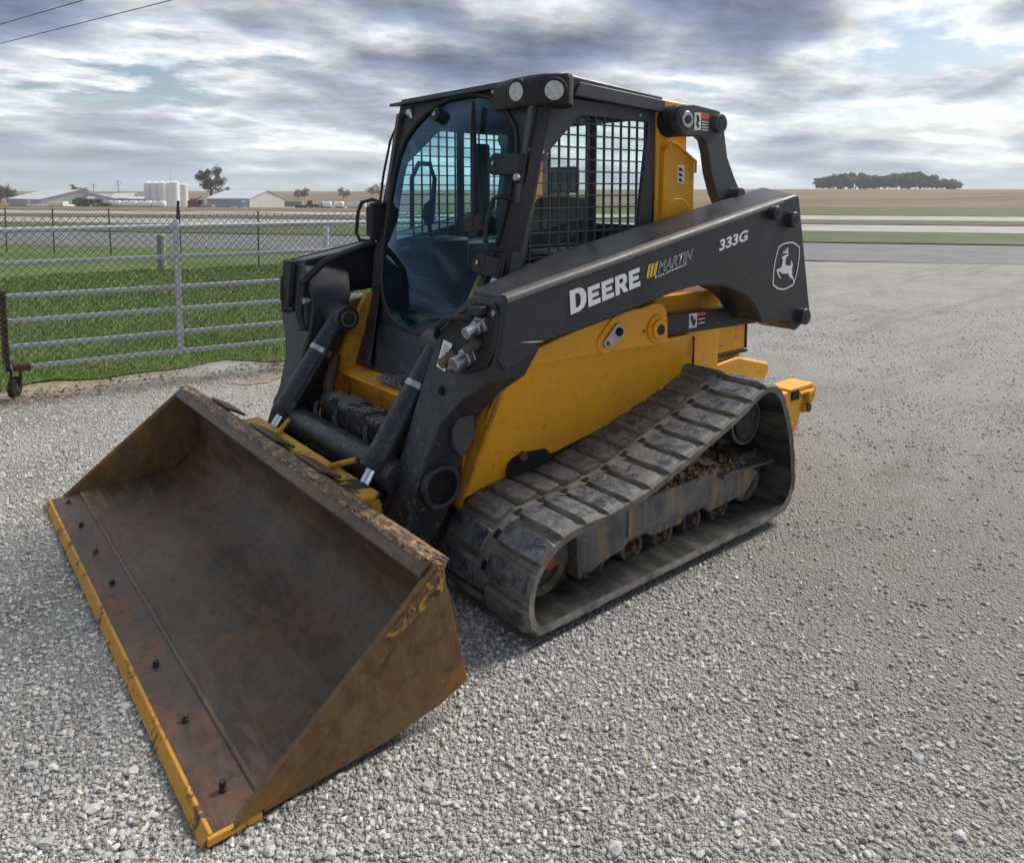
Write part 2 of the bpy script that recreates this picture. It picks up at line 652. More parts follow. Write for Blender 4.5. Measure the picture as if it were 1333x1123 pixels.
def flat_poly(name, polys, y, mat, parent):
    """Flat print on a plane of constant y."""
    mb = MB()
    for p in polys:
        mb.add([(x, y, z) for x, z in p], [tuple(range(len(p)))])
    me = mb.mesh(name, 0)
    fix_up(me, Vector((0, 1, 0)))
    return link(name, me, mat, parent)

# ================================================================== SETTING
FH = Vector((math.cos(YAW), math.sin(YAW), 0))       # horizontal view heading used as the layout's axis


def UV(u, v, z=0.0):
    """Layout frame of the site: u to the right, v away from where one stands."""
    return Vector((CAM.x, CAM.y, 0)) + RT * u + FH * v + Vector((0, 0, z))


def sstep(a, b, x):
    t_ = min(1, max(0, (x - a) / (b - a)))
    return t_ * t_ * (3 - 2 * t_)


def terrain(u, v):
    """Site is flat; farther out the land dips to the farm yard and rises to the fields."""
    w = v + 0.24 * u
    t_ = max(0.0, w - 54.0)
    a = u / max(v, 1.0)
    left = 1 - sstep(-0.22, -0.10, a)
    zl = -3.9 * sstep(0, 150, t_) if t_ < 180 else -3.9 + 5.4 * sstep(180, 700, t_)
    zr = 3.0 * sstep(0, 560, t_)
    z = zl * left + zr * (1 - left)
    return z - 0.06


def ground_mat():
    m, t, b, o = new_mat('field_soil')
    co = objco(t)
    rot = N(t, 'ShaderNodeMapping')
    rot.inputs['Rotation'].default_value = (0, 0, -YAW + R(90) + math.atan(0.24))
    rot.inputs['Scale'].default_value = (0.06, 1.0, 1.0)
    L(t, co, rot.inputs[0])
    n1 = NOISE(t, rot.outputs[0], 0.035, 6, 0.7)
    n2 = NOISE(t, co, 0.5, 5, 0.6)
    c = RAMP(t, n1, [(0.38, (0.085, 0.058, 0.034)), (0.47, (0.17, 0.105, 0.052)), (0.53, (0.22, 0.145, 0.072)), (0.62, (0.17, 0.13, 0.07))])
    c = MIXC(t, MATH(t, 'MULTIPLY', n2, 0.35), c, (0.10, 0.065, 0.035))
    L(t, c, b.inputs['Base Color'])
    b.inputs['Roughness'].default_value = 0.95


ground_mat()

# one sheet to the horizon (polar grid round the site)
rad = [0.0, 3, 8, 16, 26, 36, 46, 54, 62, 72, 85, 100, 118, 138, 160, 185, 210, 240, 280, 330, 390, 460, 540, 640, 800, 1100, 1700, 3200, 6500]
NA = 144
gv, gf = [(CAM.x, CAM.y, -0.06)], []
for r_ in rad[1:]:
    for k in range(NA):
        a = 2 * math.pi * k / NA
        u, v = r_ * math.sin(a), r_ * math.cos(a)
        p = UV(u, v, terrain(u, v) if v > 0 else -0.06)
        gv.append(tuple(p))
for k in range(NA):
    gf.append((0, 1 + (k + 1) % NA, 1 + k))
for i in range(len(rad) - 2):
    a0, b0 = 1 + i * NA, 1 + (i + 1) * NA
    for k in range(NA):
        j = (k + 1) % NA
        gf.append((a0 + k, a0 + j, b0 + j, b0 + k))
g = MB().add(gv, gf)
gm = g.mesh('ground', 60)
fix_up(gm, Vector((0, 0, 1)))
struct(link('ground', gm, 'field_soil'))


# gravel yard
def gravel_mat():
    m, t, b, o = new_mat('gravel_bed')
    co = objco(t)
    n1 = NOISE(t, co, 0.55, 5, 0.6, 0.3)
    n2 = NOISE(t, co, 4.0, 6, 0.62)
    vo = N(t, 'ShaderNodeTexVoronoi')
    vo.inputs['Scale'].default_value = 75
    L(t, co, vo.inputs['Vector'])
    vo2 = N(t, 'ShaderNodeTexVoronoi')
    vo2.inputs['Scale'].default_value = 160
    L(t, co, vo2.inputs['Vector'])
    hs = N(t, 'ShaderNodeSeparateColor')
    L(t, vo.outputs['Color'], hs.inputs[0])
    hs2 = N(t, 'ShaderNodeSeparateColor')
    L(t, vo2.outputs['Color'], hs2.inputs[0])
    fines = MIXC(t, RAMP(t, n1, [(0.36, 0), (0.62, 1)]), (0.34, 0.32, 0.29), (0.50, 0.48, 0.45))
    s1 = RAMP(t, hs.outputs[0], [(0.0, (0.16, 0.15, 0.14)), (0.5, (0.36, 0.345, 0.32)), (1.0, (0.60, 0.59, 0.57))])
    s2 = RAMP(t, hs2.outputs[1], [(0.0, (0.20, 0.185, 0.165)), (0.6, (0.38, 0.36, 0.33)), (1.0, (0.56, 0.55, 0.52))])
    c = MIXC(t, RAMP(t, hs.outputs[1], [(0.45, 0.0), (0.5, 1.0)]), s2, s1)
    c = MIXC(t, RAMP(t, n2, [(0.36, 0.85), (0.66, 0.30)]), c, fines)
    n5 = NOISE(t, co, 1.3, 7, 0.66, 0.6)
    c = MIXC(t, RAMP(t, n5, [(0.50, 0.0), (0.66, 0.75)]), c, (0.21, 0.195, 0.172))
    n6 = NOISE(t, co, 0.28, 4, 0.6)
    c = MIXC(t, RAMP(t, n6, [(0.48, 0.0), (0.62, 0.45)]), c, (0.58, 0.555, 0.515))
    dp = N(t, 'ShaderNodeVectorMath')
    dp.operation = 'DOT_PRODUCT'
    ln = RT - FH * 0.15
    dp.inputs[1].default_value = tuple(ln)
    L(t, co, dp.inputs[0])
    lane = MATH(t, 'SUBTRACT', dp.outputs['Value'], CAM.dot(ln) + 0.1)
    lane = MATH(t, 'ADD', lane, MATH(t, 'MULTIPLY', MATH(t, 'SUBTRACT', n5, 0.5), 2.0))
    lane = RAMP(t, MATH(t, 'ADD', MATH(t, 'MULTIPLY', lane, 0.35), 0.5), [(0.25, 0.0), (0.75, 0.62)])
    df = N(t, 'ShaderNodeVectorMath')
    df.operation = 'DOT_PRODUCT'
    df.inputs[1].default_value = tuple(FH)
    L(t, co, df.inputs[0])
    away = MATH(t, 'MULTIPLY', MATH(t, 'SUBTRACT', df.outputs['Value'], CAM.dot(FH)), 0.1)
    away = MATH(t, 'ADD', away, MATH(t, 'MULTIPLY', MATH(t, 'SUBTRACT', n1, 0.5), 0.5))
    far_pale = RAMP(t, away, [(0.38, 0.0), (0.62, 0.7), (1.2, 0.55)])  # paler tone with distance ahead of the viewpoint
    lane = MATH(t, 'MULTIPLY', lane, RAMP(t, away, [(0.40, 1.0), (0.66, 0.25)]))
    c = MIXC(t, far_pale, c, MIXC(t, n5, (0.56, 0.54, 0.50), (0.40, 0.38, 0.345)))
    ru = NOISE(t, objco(t, (0.5, 3.2, 1.0)), 0.8, 5, 0.62, 0.8)
    c = MIXC(t, RAMP(t, ru, [(0.52, 0.0), (0.66, 0.40)]), c, (0.24, 0.215, 0.182))
    c = MIXC(t, lane, c, MIXC(t, n2, (0.190, 0.172, 0.148), (0.36, 0.335, 0.298)))
    L(t, c, b.inputs['Base Color'])
    b.inputs['Roughness'].default_value = 0.9
    h = MATH(t, 'ADD', MATH(t, 'MULTIPLY', vo.outputs['Distance'], -1.0), MATH(t, 'MULTIPLY', vo2.outputs['Distance'], -0.5))
    bump(t, b, h, 1.0, 0.018)


gravel_mat()


def band(w0, w1, u0, u1, z):
    """Strip that runs along the roads (w is distance across the roads)."""
    k = 0.24
    return [UV(u0, w0 - k * u0, z), UV(u1, w0 - k * u1, z), UV(u1, w1 - k * u1, z), UV(u0, w1 - k * u0, z)]


def sheet(name, pts, mat, z=None):
    me = MB().add(pts, [tuple(range(len(pts)))]).mesh(name, 0)
    fix_up(me, Vector((0, 0, 1)))
    return struct(link(name, me, mat))


# a fine grid for the yard so that ruts and hollows are real relief
NX = 150
gvs, gfs = [], []
us = np.concatenate([np.linspace(-45, -7, 16)[:-1], np.linspace(-7, 7, 90), np.linspace(7, 45, 16)[1:]])
vs_ = np.concatenate([np.linspace(-25, 0.6, 10)[:-1], np.linspace(0.6, 12, 90), np.linspace(12, 19.0, 12)[1:]])


def relief(u, v):
    return 0.010 * math.sin(1.3 * u + 0.7 * v) * math.sin(0.9 * v - 0.4 * u) + 0.006 * math.sin(3.1 * u - 1.9 * v) * math.sin(2.2 * v + u)


def yard_z(x, y):
    d = Vector((x - CAM.x, y - CAM.y, 0))
    return min(0.0, relief(d.dot(RT), d.dot(FH)) - 0.012)


for v in vs_:
    for u in us:
        vv = v - (0.24 * u if v > 12 else 0) * (v - 12) / 7.0 if v > 12 else v
        if v >= 18.99:
            vv = 18.2 - 0.24 * u
        p = UV(u, vv)
        gvs.append((p.x, p.y, yard_z(p.x, p.y)))
nu = len(us)
for i in range(len(vs_) - 1):
    for j in range(nu - 1):
        gfs.append((i * nu + j, i * nu + j + 1, (i + 1) * nu + j + 1, (i + 1) * nu + j))
me = MB().add(gvs, gfs).mesh('gravel_yard', 60)
fix_up(me, Vector((0, 0, 1)))
struct(link('gravel_yard', me, 'gravel_bed'))


def grass_mat(name, a, b_, c_, scale=1.6):
    m, t, b, o = new_mat(name)
    co = objco(t)
    n1 = NOISE(t, co, scale, 6, 0.65)
    n2 = NOISE(t, co, scale * 14, 5, 0.7)
    n3 = NOISE(t, co, scale * 0.3, 4, 0.6)
    c = MIXC(t, RAMP(t, n2, [(0.35, 0), (0.65, 1)]), a, b_)
    c = MIXC(t, RAMP(t, MATH(t, 'ADD', MATH(t, 'MULTIPLY', n1, 0.6), MATH(t, 'MULTIPLY', n3, 0.4)), [(0.46, 0), (0.64, 0.85)]), c, c_)
    L(t, c, b.inputs['Base Color'])
    b.inputs['Roughness'].default_value = 0.9
    bump(t, b, n2, 0.9, 0.03)


grass_mat('lawn', (0.042, 0.090, 0.014), (0.105, 0.18, 0.030), (0.17, 0.18, 0.042))
grass_mat('verge', (0.038, 0.062, 0.016), (0.095, 0.125, 0.030), (0.13, 0.115, 0.045), 0.5)
grass_mat('verge_brown', (0.075, 0.07, 0.028), (0.13, 0.105, 0.05), (0.15, 0.115, 0.06))
plain('asphalt', (0.150, 0.150, 0.152), 0.85, 0, 0.22, 0.9)
plain('pale_road', (0.36, 0.345, 0.32), 0.9, 0, 0.15, 0.4)
plain('dirt_bare', (0.30, 0.25, 0.18), 0.95, 0, 0.35, 3.0)

sheet('asphalt_road', band(18.0, 24.2, -160, 160, 0.0), 'asphalt')
sheet('road_verge', band(24.2, 31.0, -160, 160, 0.03), 'verge')
sheet('far_road', band(31.0, 37.6, -160, 160, 0.004), 'pale_road')
sheet('middle_verge', band(37.6, 43.5, -160, 160, 0.03), 'verge_brown')
sheet('second_far_road', band(43.5, 51.5, -170, 170, 0.004), 'pale_road')
sheet('far_verge_right', band(51.5, 54.0, -170, 170, 0.02), 'verge')
# green strip in front of the field: lies on the terrain
vv_, ff_ = [], []
cols = np.linspace(-8, 150, 40)
rows = np.linspace(54, 80, 8)
for w in rows:
    for u in cols:
        v = w - 0.24 * u
        vv_.append(tuple(UV(u, v, terrain(u, v) + 0.05)))
for i in range(len(rows) - 1):
    for j in range(len(cols) - 1):
        n_ = len(cols)
        ff_.append((i * n_ + j, i * n_ + j + 1, (i + 1) * n_ + j + 1, (i + 1) * n_ + j))
me = MB().add(vv_, ff_).mesh('green_strip', 60)
fix_up(me, Vector((0, 0, 1)))
struct(link('green_strip', me, 'verge'))

# lawn behind the gate, with a ragged edge of bare dirt against the gravel
GATE0 = Vector((1.807, -3.595, 0))
GA = YAW - R(59.4)
GD = Vector((math.cos(GA), math.sin(GA), 0))        # along the gate
GN = Vector((-GD.y, GD.x, 0))
if GN.dot(FH) < 0:
    GN = -GN                                          # away from the yard


def gp(s, d, z=0.0):
    return GATE0 + GD * s + GN * d + Vector((0, 0, z))


def lawn_front(s):
    return 0.28 + 0.16 * math.sin(1.7 * s) + 0.10 * math.sin(4.3 * s + 1) + 0.06 * math.sin(9.1 * s)


def dirt_front(s):
    return -0.22 + 0.14 * math.sin(2.3 * s + 0.6) + 0.08 * math.sin(6.7 * s) + 0.05 * math.sin(13.0 * s + 2)


def road_edge_d(s):
    """Distance behind the gate line at which the road begins."""
    p0, p1 = gp(s, 0), gp(s, 1)
    def w(p):
        d = p - Vector((CAM.x, CAM.y, 0))
        return d.dot(FH) + 0.24 * d.dot(RT)
    return (18.0 - w(p0)) / (w(p1) - w(p0))


S_ = np.linspace(-16, 5.2, 130)
sheet('lawn', [gp(s, lawn_front(s), 0.006) for s in S_] + [gp(s, road_edge_d(s), 0.006) for s in S_[::-1]], 'lawn')
sheet('bare_dirt_strip', [gp(s, dirt_front(s), -0.013) for s in S_] + [gp(s, lawn_front(s) + 0.3, -0.010) for s in S_[::-1]], 'dirt_bare')

# pale yard round the farm buildings
vv_, ff_ = [], []
cols = np.linspace(-0.72, -0.16, 40)
rows = np.linspace(104, 262, 26)
for v in rows:
    for a in cols:
        u = a * v
        vv_.append(tuple(UV(u, v, terrain(u, v) + 0.06)))
for i in range(len(rows) - 1):
    for j in range(len(cols) - 1):
        n_ = len(cols)
        ff_.append((i * n_ + j, i * n_ + j + 1, (i + 1) * n_ + j + 1, (i + 1) * n_ + j))
me = MB().add(vv_, ff_).mesh('farm_yard', 60)
fix_up(me, Vector((0, 0, 1)))
struct(link('farm_yard', me, 'pale_road'))

# ================================================================== TRACK LOADER
LD = thing('compact_track_loader', 'yellow and charcoal compact track loader with rubber tracks and a rusty bucket resting on gravel', 'track loader')


def sub(name, mb, mat, parent=None, bevel=0.004, **kw):
    return mb.obj(name, mat, LD if parent is None else parent, bevel, **kw)


# ---------------------------------------------------------------- tracks
TP = [(0.74, 0.034), (0.35, 0.034), (0.0, 0.034), (-0.35, 0.034), (-0.68, 0.036), (-0.775, 0.065), (-0.825, 0.14), (-0.822, 0.26), (-0.795, 0.40),
      (-0.745, 0.53), (-0.69, 0.615), (-0.61, 0.655), (-0.52, 0.642), (-0.337, 0.567), (-0.16, 0.508), (0.0, 0.458), (0.209, 0.398),
      (0.42, 0.364), (0.57, 0.358), (0.69, 0.335), (0.78, 0.268), (0.822, 0.18), (0.822, 0.10), (0.795, 0.052)]
NT = 34
tp, tlen = resample(smoothpath(TP, 8), NT * 6)
nT = len(tp)
tan = np.roll(tp, -1, 0) - np.roll(tp, 1, 0)
tan /= np.linalg.norm(tan, axis=1)[:, None]
nor = np.stack([-tan[:, 1], tan[:, 0]], 1)
cen = tp.mean(0)
if ((tp - cen) * nor).sum() < 0:
    nor = -nor
PITCH_T = tlen / NT


def lug_mesh(w, flip):
    """One tread bar: tapered block with a rounded, sloped outer end."""
    l0, l1, h = PITCH_T * 0.84, PITCH_T * 0.72, 0.018
    a, b_ = l0 / 2, l1 / 2
    sec = []
    for y, sc, hh in ((0.0, 0.80, 0.88), (0.012, 0.97, 1.0), (w * 0.45, 1.0, 1.0), (w - 0.040, 0.98, 1.0), (w - 0.014, 0.92, 0.66), (w, 0.85, 0.12)):
        yy = -y if flip else y
        sec.append([(-a * sc, yy, -0.004), (-b_ * sc, yy, h * hh), (b_ * sc, yy, h * hh), (a * sc, yy, -0.004)])
    return MB().loft(sec).mesh('lug', 40)


def make_track(side, name_label):
    y0, y1 = 0.635 * side, 1.145 * side
    mb = MB()
    rings = []
    for p, n_ in zip(tp, nor):
        q = p - n_ * 0.026
        rings.append([(p[0], y0, p[1]), (p[0], y1, p[1]), (q[0], y1 - 0.004 * side, q[1]), (q[0], y0 + 0.004 * side, q[1])])
    mb.loft(rings, False, True)
    me = mb.mesh('track', 50)
    me.materials.append(MAT['rubber_dusty'])
    me.materials.append(MAT['rubber_inner'])
    for poly in me.polygons:
        i4 = [v % 4 for v in poly.vertices]
        poly.material_index = 1 if sorted(i4) == [2, 2, 3, 3] else 0
    tr = link('track', me, None, LD)
    tr['label'] = name_label
    # drive lugs on the inside, one joined strip
    mb = MB()
    for k in range(NT):
        i = k * 6
        p, n_, t_ = tp[i] - nor[i] * 0.026, nor[i], tan[i]
        for yy in (0.835, 0.945):
            pts = []
            for (dt, hh) in ((-0.022, -0.002), (0.022, -0.002), (0.013, 0.045), (-0.013, 0.045)):
                pts.append((p[0] + t_[0] * dt - n_[0] * hh, p[1] + t_[1] * dt - n_[1] * hh))
            mb.prism_y(pts, (yy - 0.022) * side, (yy + 0.022) * side)
    stuff(mb.obj('drive_lugs', 'rubber_inner', tr))
    ma, mb2 = lug_mesh(0.230, side < 0), lug_mesh(0.230, side > 0)
    for me_ in (ma, mb2):
        if not me_.materials:
            me_.materials.append(MAT['rubber'])
            me_.materials.append(MAT['rubber_dusty'])
            for poly in me_.polygons:
                zs = [me_.vertices[v].co.z for v in poly.vertices]
                poly.material_index = 0 if min(zs) > 0.010 else 1
    pk = MB().box(-0.018, 0.018, -0.016, 0.016, -0.004, 0.0015).mesh('pocket_shade', 0)  # raised black pad painted as the shade of a tread hole
    pk.materials.append(MAT['dark_void'])
    for k in range(NT):
        i = (k * 6 + 1) % nT
        p, t_, n_ = tp[i], tan[i], nor[i]
        o = bpy.data.objects.new('pocket_shade', pk)
        COL.objects.link(o)
        o.parent = tr
        o.matrix_local = Matrix(((t_[0], 0, n_[0], p[0]), (0, 1, 0, 0.89 * side), (t_[1], 0, n_[1], p[1]), (0, 0, 0, 1)))
    for k in range(NT):
        for half, me_ in ((0, ma), (1, mb2)):
            i = (k * 6 + (3 if half else 0)) % nT
            p, t_, n_ = tp[i], tan[i], nor[i]
            yb = (0.916 if half == 0 else 0.864) * side
            o = bpy.data.objects.new('lug', me_)
            COL.objects.link(o)
            o.parent = tr
            jit = random.uniform(-0.0015, 0.0015)
            o.matrix_local = Matrix(((t_[0], 0, n_[0], p[0] + n_[0] * jit), (0, 1, 0, yb), (t_[1], 0, n_[1], p[1] + n_[1] * jit), (0, 0, 0, 1)))
    return tr


trL = make_track(1, 'dusty rubber track beside the boom lettering')
trR = make_track(-1, 'dusty rubber track on the gate side')


def undercarriage(side):
    Y = lambda a: a * side
    # main beam
    mb = MB().prism_y([(0.50, 0.115), (0.50, 0.30), (0.30, 0.295), (0.02, 0.298), (-0.20, 0.295), (-0.42, 0.270), (-0.66, 0.245), (-0.70, 0.20),
                       (-0.60, 0.125), (-0.32, 0.115), (-0.28, 0.145), (-0.16, 0.145), (-0.12, 0.12), (0.06, 0.12), (0.10, 0.145), (0.20, 0.145),
                       (0.24, 0.12), (0.36, 0.105), (0.42, 0.085)], Y(0.74), Y(1.03))
    beam = sub('track_frame', mb, 'frame_rust', None, 0.006)
    mb = MB().box(-0.36, 0.22, Y(1.031), Y(1.040), 0.165, 0.30)
    mb.obj('wear_plate', 'frame_rust', beam, 0.003)
    mb = MB().prism_y([(0.515, 0.105), (0.525, 0.29), (0.50, 0.31), (0.49, 0.105)], Y(0.72), Y(1.06))
    mb.obj('guard_plate', 'frame_steel', beam, 0.003)
    mb = MB().box(0.50, 0.67, Y(0.93), Y(1.01), 0.155, 0.245)
    mb.obj('idler_slide', 'steel_worn', beam, 0.006)
    mb = MB().cyl((0.635, Y(1.0), 0.20), (0.635, Y(1.035), 0.20), 0.030, n=10)
    mb.obj('red_cap', 'red_plastic', beam, 0.003)
    mb = MB().prism_y([(-0.36, 0.278), (-0.42, 0.288), (-0.76, 0.262), (-0.76, 0.254), (-0.42, 0.274), (-0.36, 0.266)], Y(0.72), Y(1.075))
    mb.obj('mud_shelf', 'steel_worn', beam, 0.002)

    def wheel(x, z, r, w0, w1, name, mat='roller_steel'):
        mb_ = MB().ringy((x, Y(w0), z), (x, Y(w1), z), r, r * 0.72)
        o_ = sub(name, mb_, mat, None, 0.004)
        MB().cyl((x, Y(w0 + 0.02), z), (x, Y(w1 - 0.02), z), r * 0.74, n=20).obj('web', 'frame_steel', o_)
        MB().cyl((x, Y(w0 - 0.01), z), (x, Y(w1 + 0.012), z), r * 0.28, n=12).obj('hub', 'rusty', o_, 0.003)
        return o_

    wheel(0.635, 0.188, 0.128, 0.80, 1.0, 'front_idler')
    wheel(-0.655, 0.185, 0.118, 0.80, 1.0, 'rear_idler')
    for x in (0.385, 0.165, -0.03, -0.225, -0.42):
        wheel(x, 0.098, 0.062, 0.78, 1.012, 'track_roller')
    # drive motor and sprocket
    sp = sub('drive_sprocket', MB().cyl((-0.585, Y(0.84), 0.465), (-0.585, Y(0.93), 0.465), 0.125, n=26), 'frame_steel', None, 0.004)
    for k in range(13):
        a = 2 * math.pi * k / 13
        c_, s_ = math.cos(a), math.sin(a)
        pts = []
        for (rr, tt) in ((0.115, -0.022), (0.150, -0.012), (0.150, 0.012), (0.115, 0.022)):
            pts.append((-0.585 + c_ * rr - s_ * tt, 0.465 + s_ * rr + c_ * tt))
        MB().prism_y(pts, Y(0.86), Y(0.91)).obj('tooth', 'rusty', sp)
    hub = MB().cyl((-0.595, Y(0.93), 0.475), (-0.595, Y(1.02), 0.475), 0.112, n=28).cyl((-0.595, Y(1.02), 0.475), (-0.595, Y(1.035), 0.475), 0.088, n=28)
    hub.obj('motor_hub', 'black_paint', sp, 0.008)
    MB().ringy((-0.595, Y(1.018), 0.475), (-0.595, Y(1.026), 0.475), 0.112, 0.104).obj('hub_ring', 'steel_worn', sp)
    # packed dirt lying on the beam: crumbs joined
    mb = MB()
    rr = random.Random(5 if side > 0 else 6)
    for k in range(2200):
        x = rr.uniform(-0.58, 0.30)
        y = rr.uniform(0.80, 1.045)
        top = 0.315 + 0.16 * math.exp(-((x + 0.10) / 0.17) ** 2) - 0.05 * abs(y - 0.86) / 0.15 if x > -0.40 else 0.292
        base = 0.31 if -0.20 < x < 0.10 else (0.32 if x > 0 else (0.282 if x < -0.38 else 0.30))
        z = rr.uniform(base - 0.02, max(top, base + 0.012))
        r_ = rr.uniform(0.004, 0.011) if rr.random() < 0.93 else rr.uniform(0.011, 0.02)
        pts = [(x + r_ * dx * rr.uniform(.6, 1.2), (y + r_ * dy * rr.uniform(.6, 1.2)) * side, z + r_ * dz * rr.uniform(.5, 1)) for dx, dy, dz in
               ((1, 0, 0), (0, 1, 0), (-1, 0, 0), (0, -1, 0), (0, 0, 1), (0, 0, -1))]
        mb.add(pts, [(0, 1, 4), (1, 2, 4), (2, 3, 4), (3, 0, 4), (1, 0, 5), (2, 1, 5), (3, 2, 5), (0, 3, 5)])
    # the mound itself
    gx = np.linspace(-0.40, 0.34, 26)
    gy = np.linspace(0.75, 1.035, 9)
    vsd = []
    for x in gx:
        for y in gy:
            e = max(0, 1 - ((y - 0.86) / 0.185) ** 2)
            h = 0.30 + (0.165 * math.exp(-((x + 0.08) / 0.23) ** 2) * e ** 0.25) + rr.uniform(-0.006, 0.010)
            vsd.append((x, y * side, h))
    mb.add(vsd, [(i * 9 + j, i * 9 + j + 1, (i + 1) * 9 + j + 1, (i + 1) * 9 + j) for i in range(25) for j in range(8)])
    stuff(mb.obj('packed_dirt', 'dirt', LD, 0, sharp=20))


undercarriage(1)
undercarriage(-1)

# ---------------------------------------------------------------- hull
mb = MB().prism_y([(0.60, 0.24), (0.66, 0.42), (0.62, 0.58), (0.50, 0.78), (-0.95, 0.80), (-1.20, 0.74), (-1.20, 0.34), (-0.95, 0.22), (0.3, 0.20)], -0.585, 0.585)
hull = sub('hull', mb, 'yellow_worn', None, 0.01)


def side_panel(s):
    tag_ = []
    # tall flank plate that leans in towards the track
    pan = MB()
    pr_top = [(0.600, 0.795), (0.30, 0.858), (-0.50, 0.850)]
    outer = [(0.640, 0.800), (0.555, 0.858), (0.237, 0.858), (-0.50, 0.838), (-0.50, 0.56), (0.10, 0.45), (0.50, 0.38), (0.735, 0.34), (0.722, 0.395), (0.668, 0.600), (0.676, 0.640)]
    def yy(z):
        return 0.655 + 0.125 * max(0, (z - 0.40) / 0.46)
    pan.loft([[(x, yy(z) * s, z) for x, z in outer], [(x, (yy(z) - 0.02) * s, z) for x, z in outer]])
    p = sub('side_panel', pan, 'yellow', None, 0.004)
    # flange at its front edge
    fl = MB()
    fl.loft([[(0.640, 0.775 * s, 0.80), (0.668, 0.705 * s, 0.60), (0.735, 0.65 * s, 0.34), (0.76, 0.65 * s, 0.30)],
             [(0.60, 0.60 * s, 0.80), (0.66, 0.56 * s, 0.60), (0.72, 0.54 * s, 0.34), (0.745, 0.54 * s, 0.30)]], False)
    o_ = fl.obj('front_flange', 'yellow_worn', p, 0, sharp=35)
    sd_ = o_.modifiers.new('solid', 'SOLIDIFY')
    sd_.thickness = 0.012
    MB().box(0.70, 0.716, 0.60 * s, 0.615 * s, 0.36, 0.60).obj('rib', 'yellow_worn', p, 0.002)
    # black plate standing in for the shaded opening over the track, with a bolt
    MB().prism_y([(0.545, 0.38), (0.548, 0.41), (0.54, 0.437), (0.52, 0.456), (0.49, 0.464), (0.44, 0.466), (0.34, 0.458), (0.28, 0.40)], 0.675 * s, 0.684 * s).obj('slot_shade', 'dark_void', p, 0.003)
    MB().cyl((0.47, 0.68 * s, 0.458), (0.47, 0.70 * s, 0.458), 0.02, n=6).obj('bolt', 'rusty', p)
    for (x, z) in ((0.622, 0.775), (0.655, 0.645), (0.36, 0.56)):
        MB().cyl((x, (yy(z) - 0.004) * s, z), (x, (yy(z) + 0.004) * s, z), 0.007, n=8).obj('bolt', 'yellow_worn', p)
    # pivot plate with two pins
    pl = [(0.640, 0.852), (0.489, 0.925), (0.30, 0.965), (-0.016, 1.014), (-0.060, 1.020), (-0.111, 1.020), (-0.200, 1.034), (-0.255, 1.028), (-0.288, 0.990),
          (-0.296, 0.93), (-0.298, 0.838), (0.237, 0.856), (0.555, 0.856)]
    pv = sub('pivot_plate', MB().prism_y(pl, 0.772 * s, 0.803 * s), 'yellow', None, 0.005)
    MB().box(-0.5, 0.5, 0.62 * s, 0.775 * s, 0.835, 0.853).obj('ledge', 'yellow', pv, 0.003)
    # pin with locking tab
    def two_circles(c1, r1, c2, r2, k=9):
        th = math.atan2(c2[1] - c1[1], c2[0] - c1[0])
        a = [(c2[0] + r2 * math.cos(th + q), c2[1] + r2 * math.sin(th + q)) for q in np.linspace(-math.pi / 2, math.pi / 2, k)]
        return a + [(c1[0] + r1 * math.cos(th + q), c1[1] + r1 * math.sin(th + q)) for q in np.linspace(math.pi / 2, 1.5 * math.pi, k)]
    MB().prism_y(two_circles((0.052, 0.937), 0.066, (0.120, 0.897), 0.048), 0.800 * s, 0.812 * s).obj('boss', 'yellow', pv, 0.003)
    tab = two_circles((0.052, 0.937), 0.037, (0.120, 0.897), 0.021)
    tb = MB().prism_y(tab, 0.811 * s, 0.824 * s).obj('lock_tab', 'zinc', pv, 0.002)
    MB().cyl((0.050, 0.824 * s, 0.938), (0.050, 0.830 * s, 0.938), 0.019, n=14).obj('pin_end', 'dark_void', tb)
    MB().cyl((0.118, 0.824 * s, 0.897), (0.118, 0.828 * s, 0.897), 0.008, n=6).obj('tab_bolt', 'black_paint', tb)
    bs = MB().cyl((-0.211, 0.802 * s, 0.917), (-0.211, 0.816 * s, 0.917), 0.062, n=24).obj('boss', 'yellow', pv, 0.004)
    b2 = MB().cyl((-0.213, 0.814 * s, 0.916), (-0.213, 0.830 * s, 0.916), 0.046, n=22).obj('collar', 'yellow', bs, 0.003)
    MB().cyl((-0.214, 0.828 * s, 0.916), (-0.214, 0.834 * s, 0.916), 0.024, n=16).obj('pin_end', 'black_paint', bs)
    for (x, z) in ((-0.130, 0.915), (-0.270, 0.945)):
        MB().cyl((x, 0.802 * s, z), (x, 0.808 * s, z), 0.006, n=8).obj('bolt', 'black_paint', pv)
    return p


side_panel(1)
side_panel(-1)

# engine bay, rear door, bumper, hitch
eng = sub('engine_bay', MB().box(-0.94, -0.42, -0.625, 0.625, 0.56, 1.02), 'yellow', None, 0.006)
MB().box(-0.72, -0.60, 0.626, 0.630, 0.70, 0.775).obj('seam_cover', 'yellow_worn', eng, 0.001)
MB().box(-0.725, -0.716, 0.626, 0.634, 0.64, 0.79).obj('hinge', 'rusty', eng, 0.001)
for i in range(2):
    MB().box(-0.50 - i * 0.10, -0.56 - i * 0.10, 0.626, 0.629, 0.742, 0.752).obj('small_print', 'black_print', eng)
rd = sub('rear_door', MB().box(-1.225, -0.935, -0.60, 0.60, 0.655, 1.0), 'yellow_worn', None, 0.008)
MB().box(-1.235, -0.935, -0.61, 0.61, 0.640, 0.654).obj('rubber_seal', 'black_plastic', rd)
MB().box(-1.236, -1.227, -0.605, 0.605, 0.66, 0.99).obj('rubber_seal', 'black_plastic', rd)
bp_ = sub('rear_bumper', MB().prism_y([(-0.85, 0.60), (-1.14, 0.625), (-1.45, 0.545), (-1.46, 0.50), (-1.30, 0.32), (-0.9, 0.3)], -0.615, 0.615), 'yellow', None, 0.012)
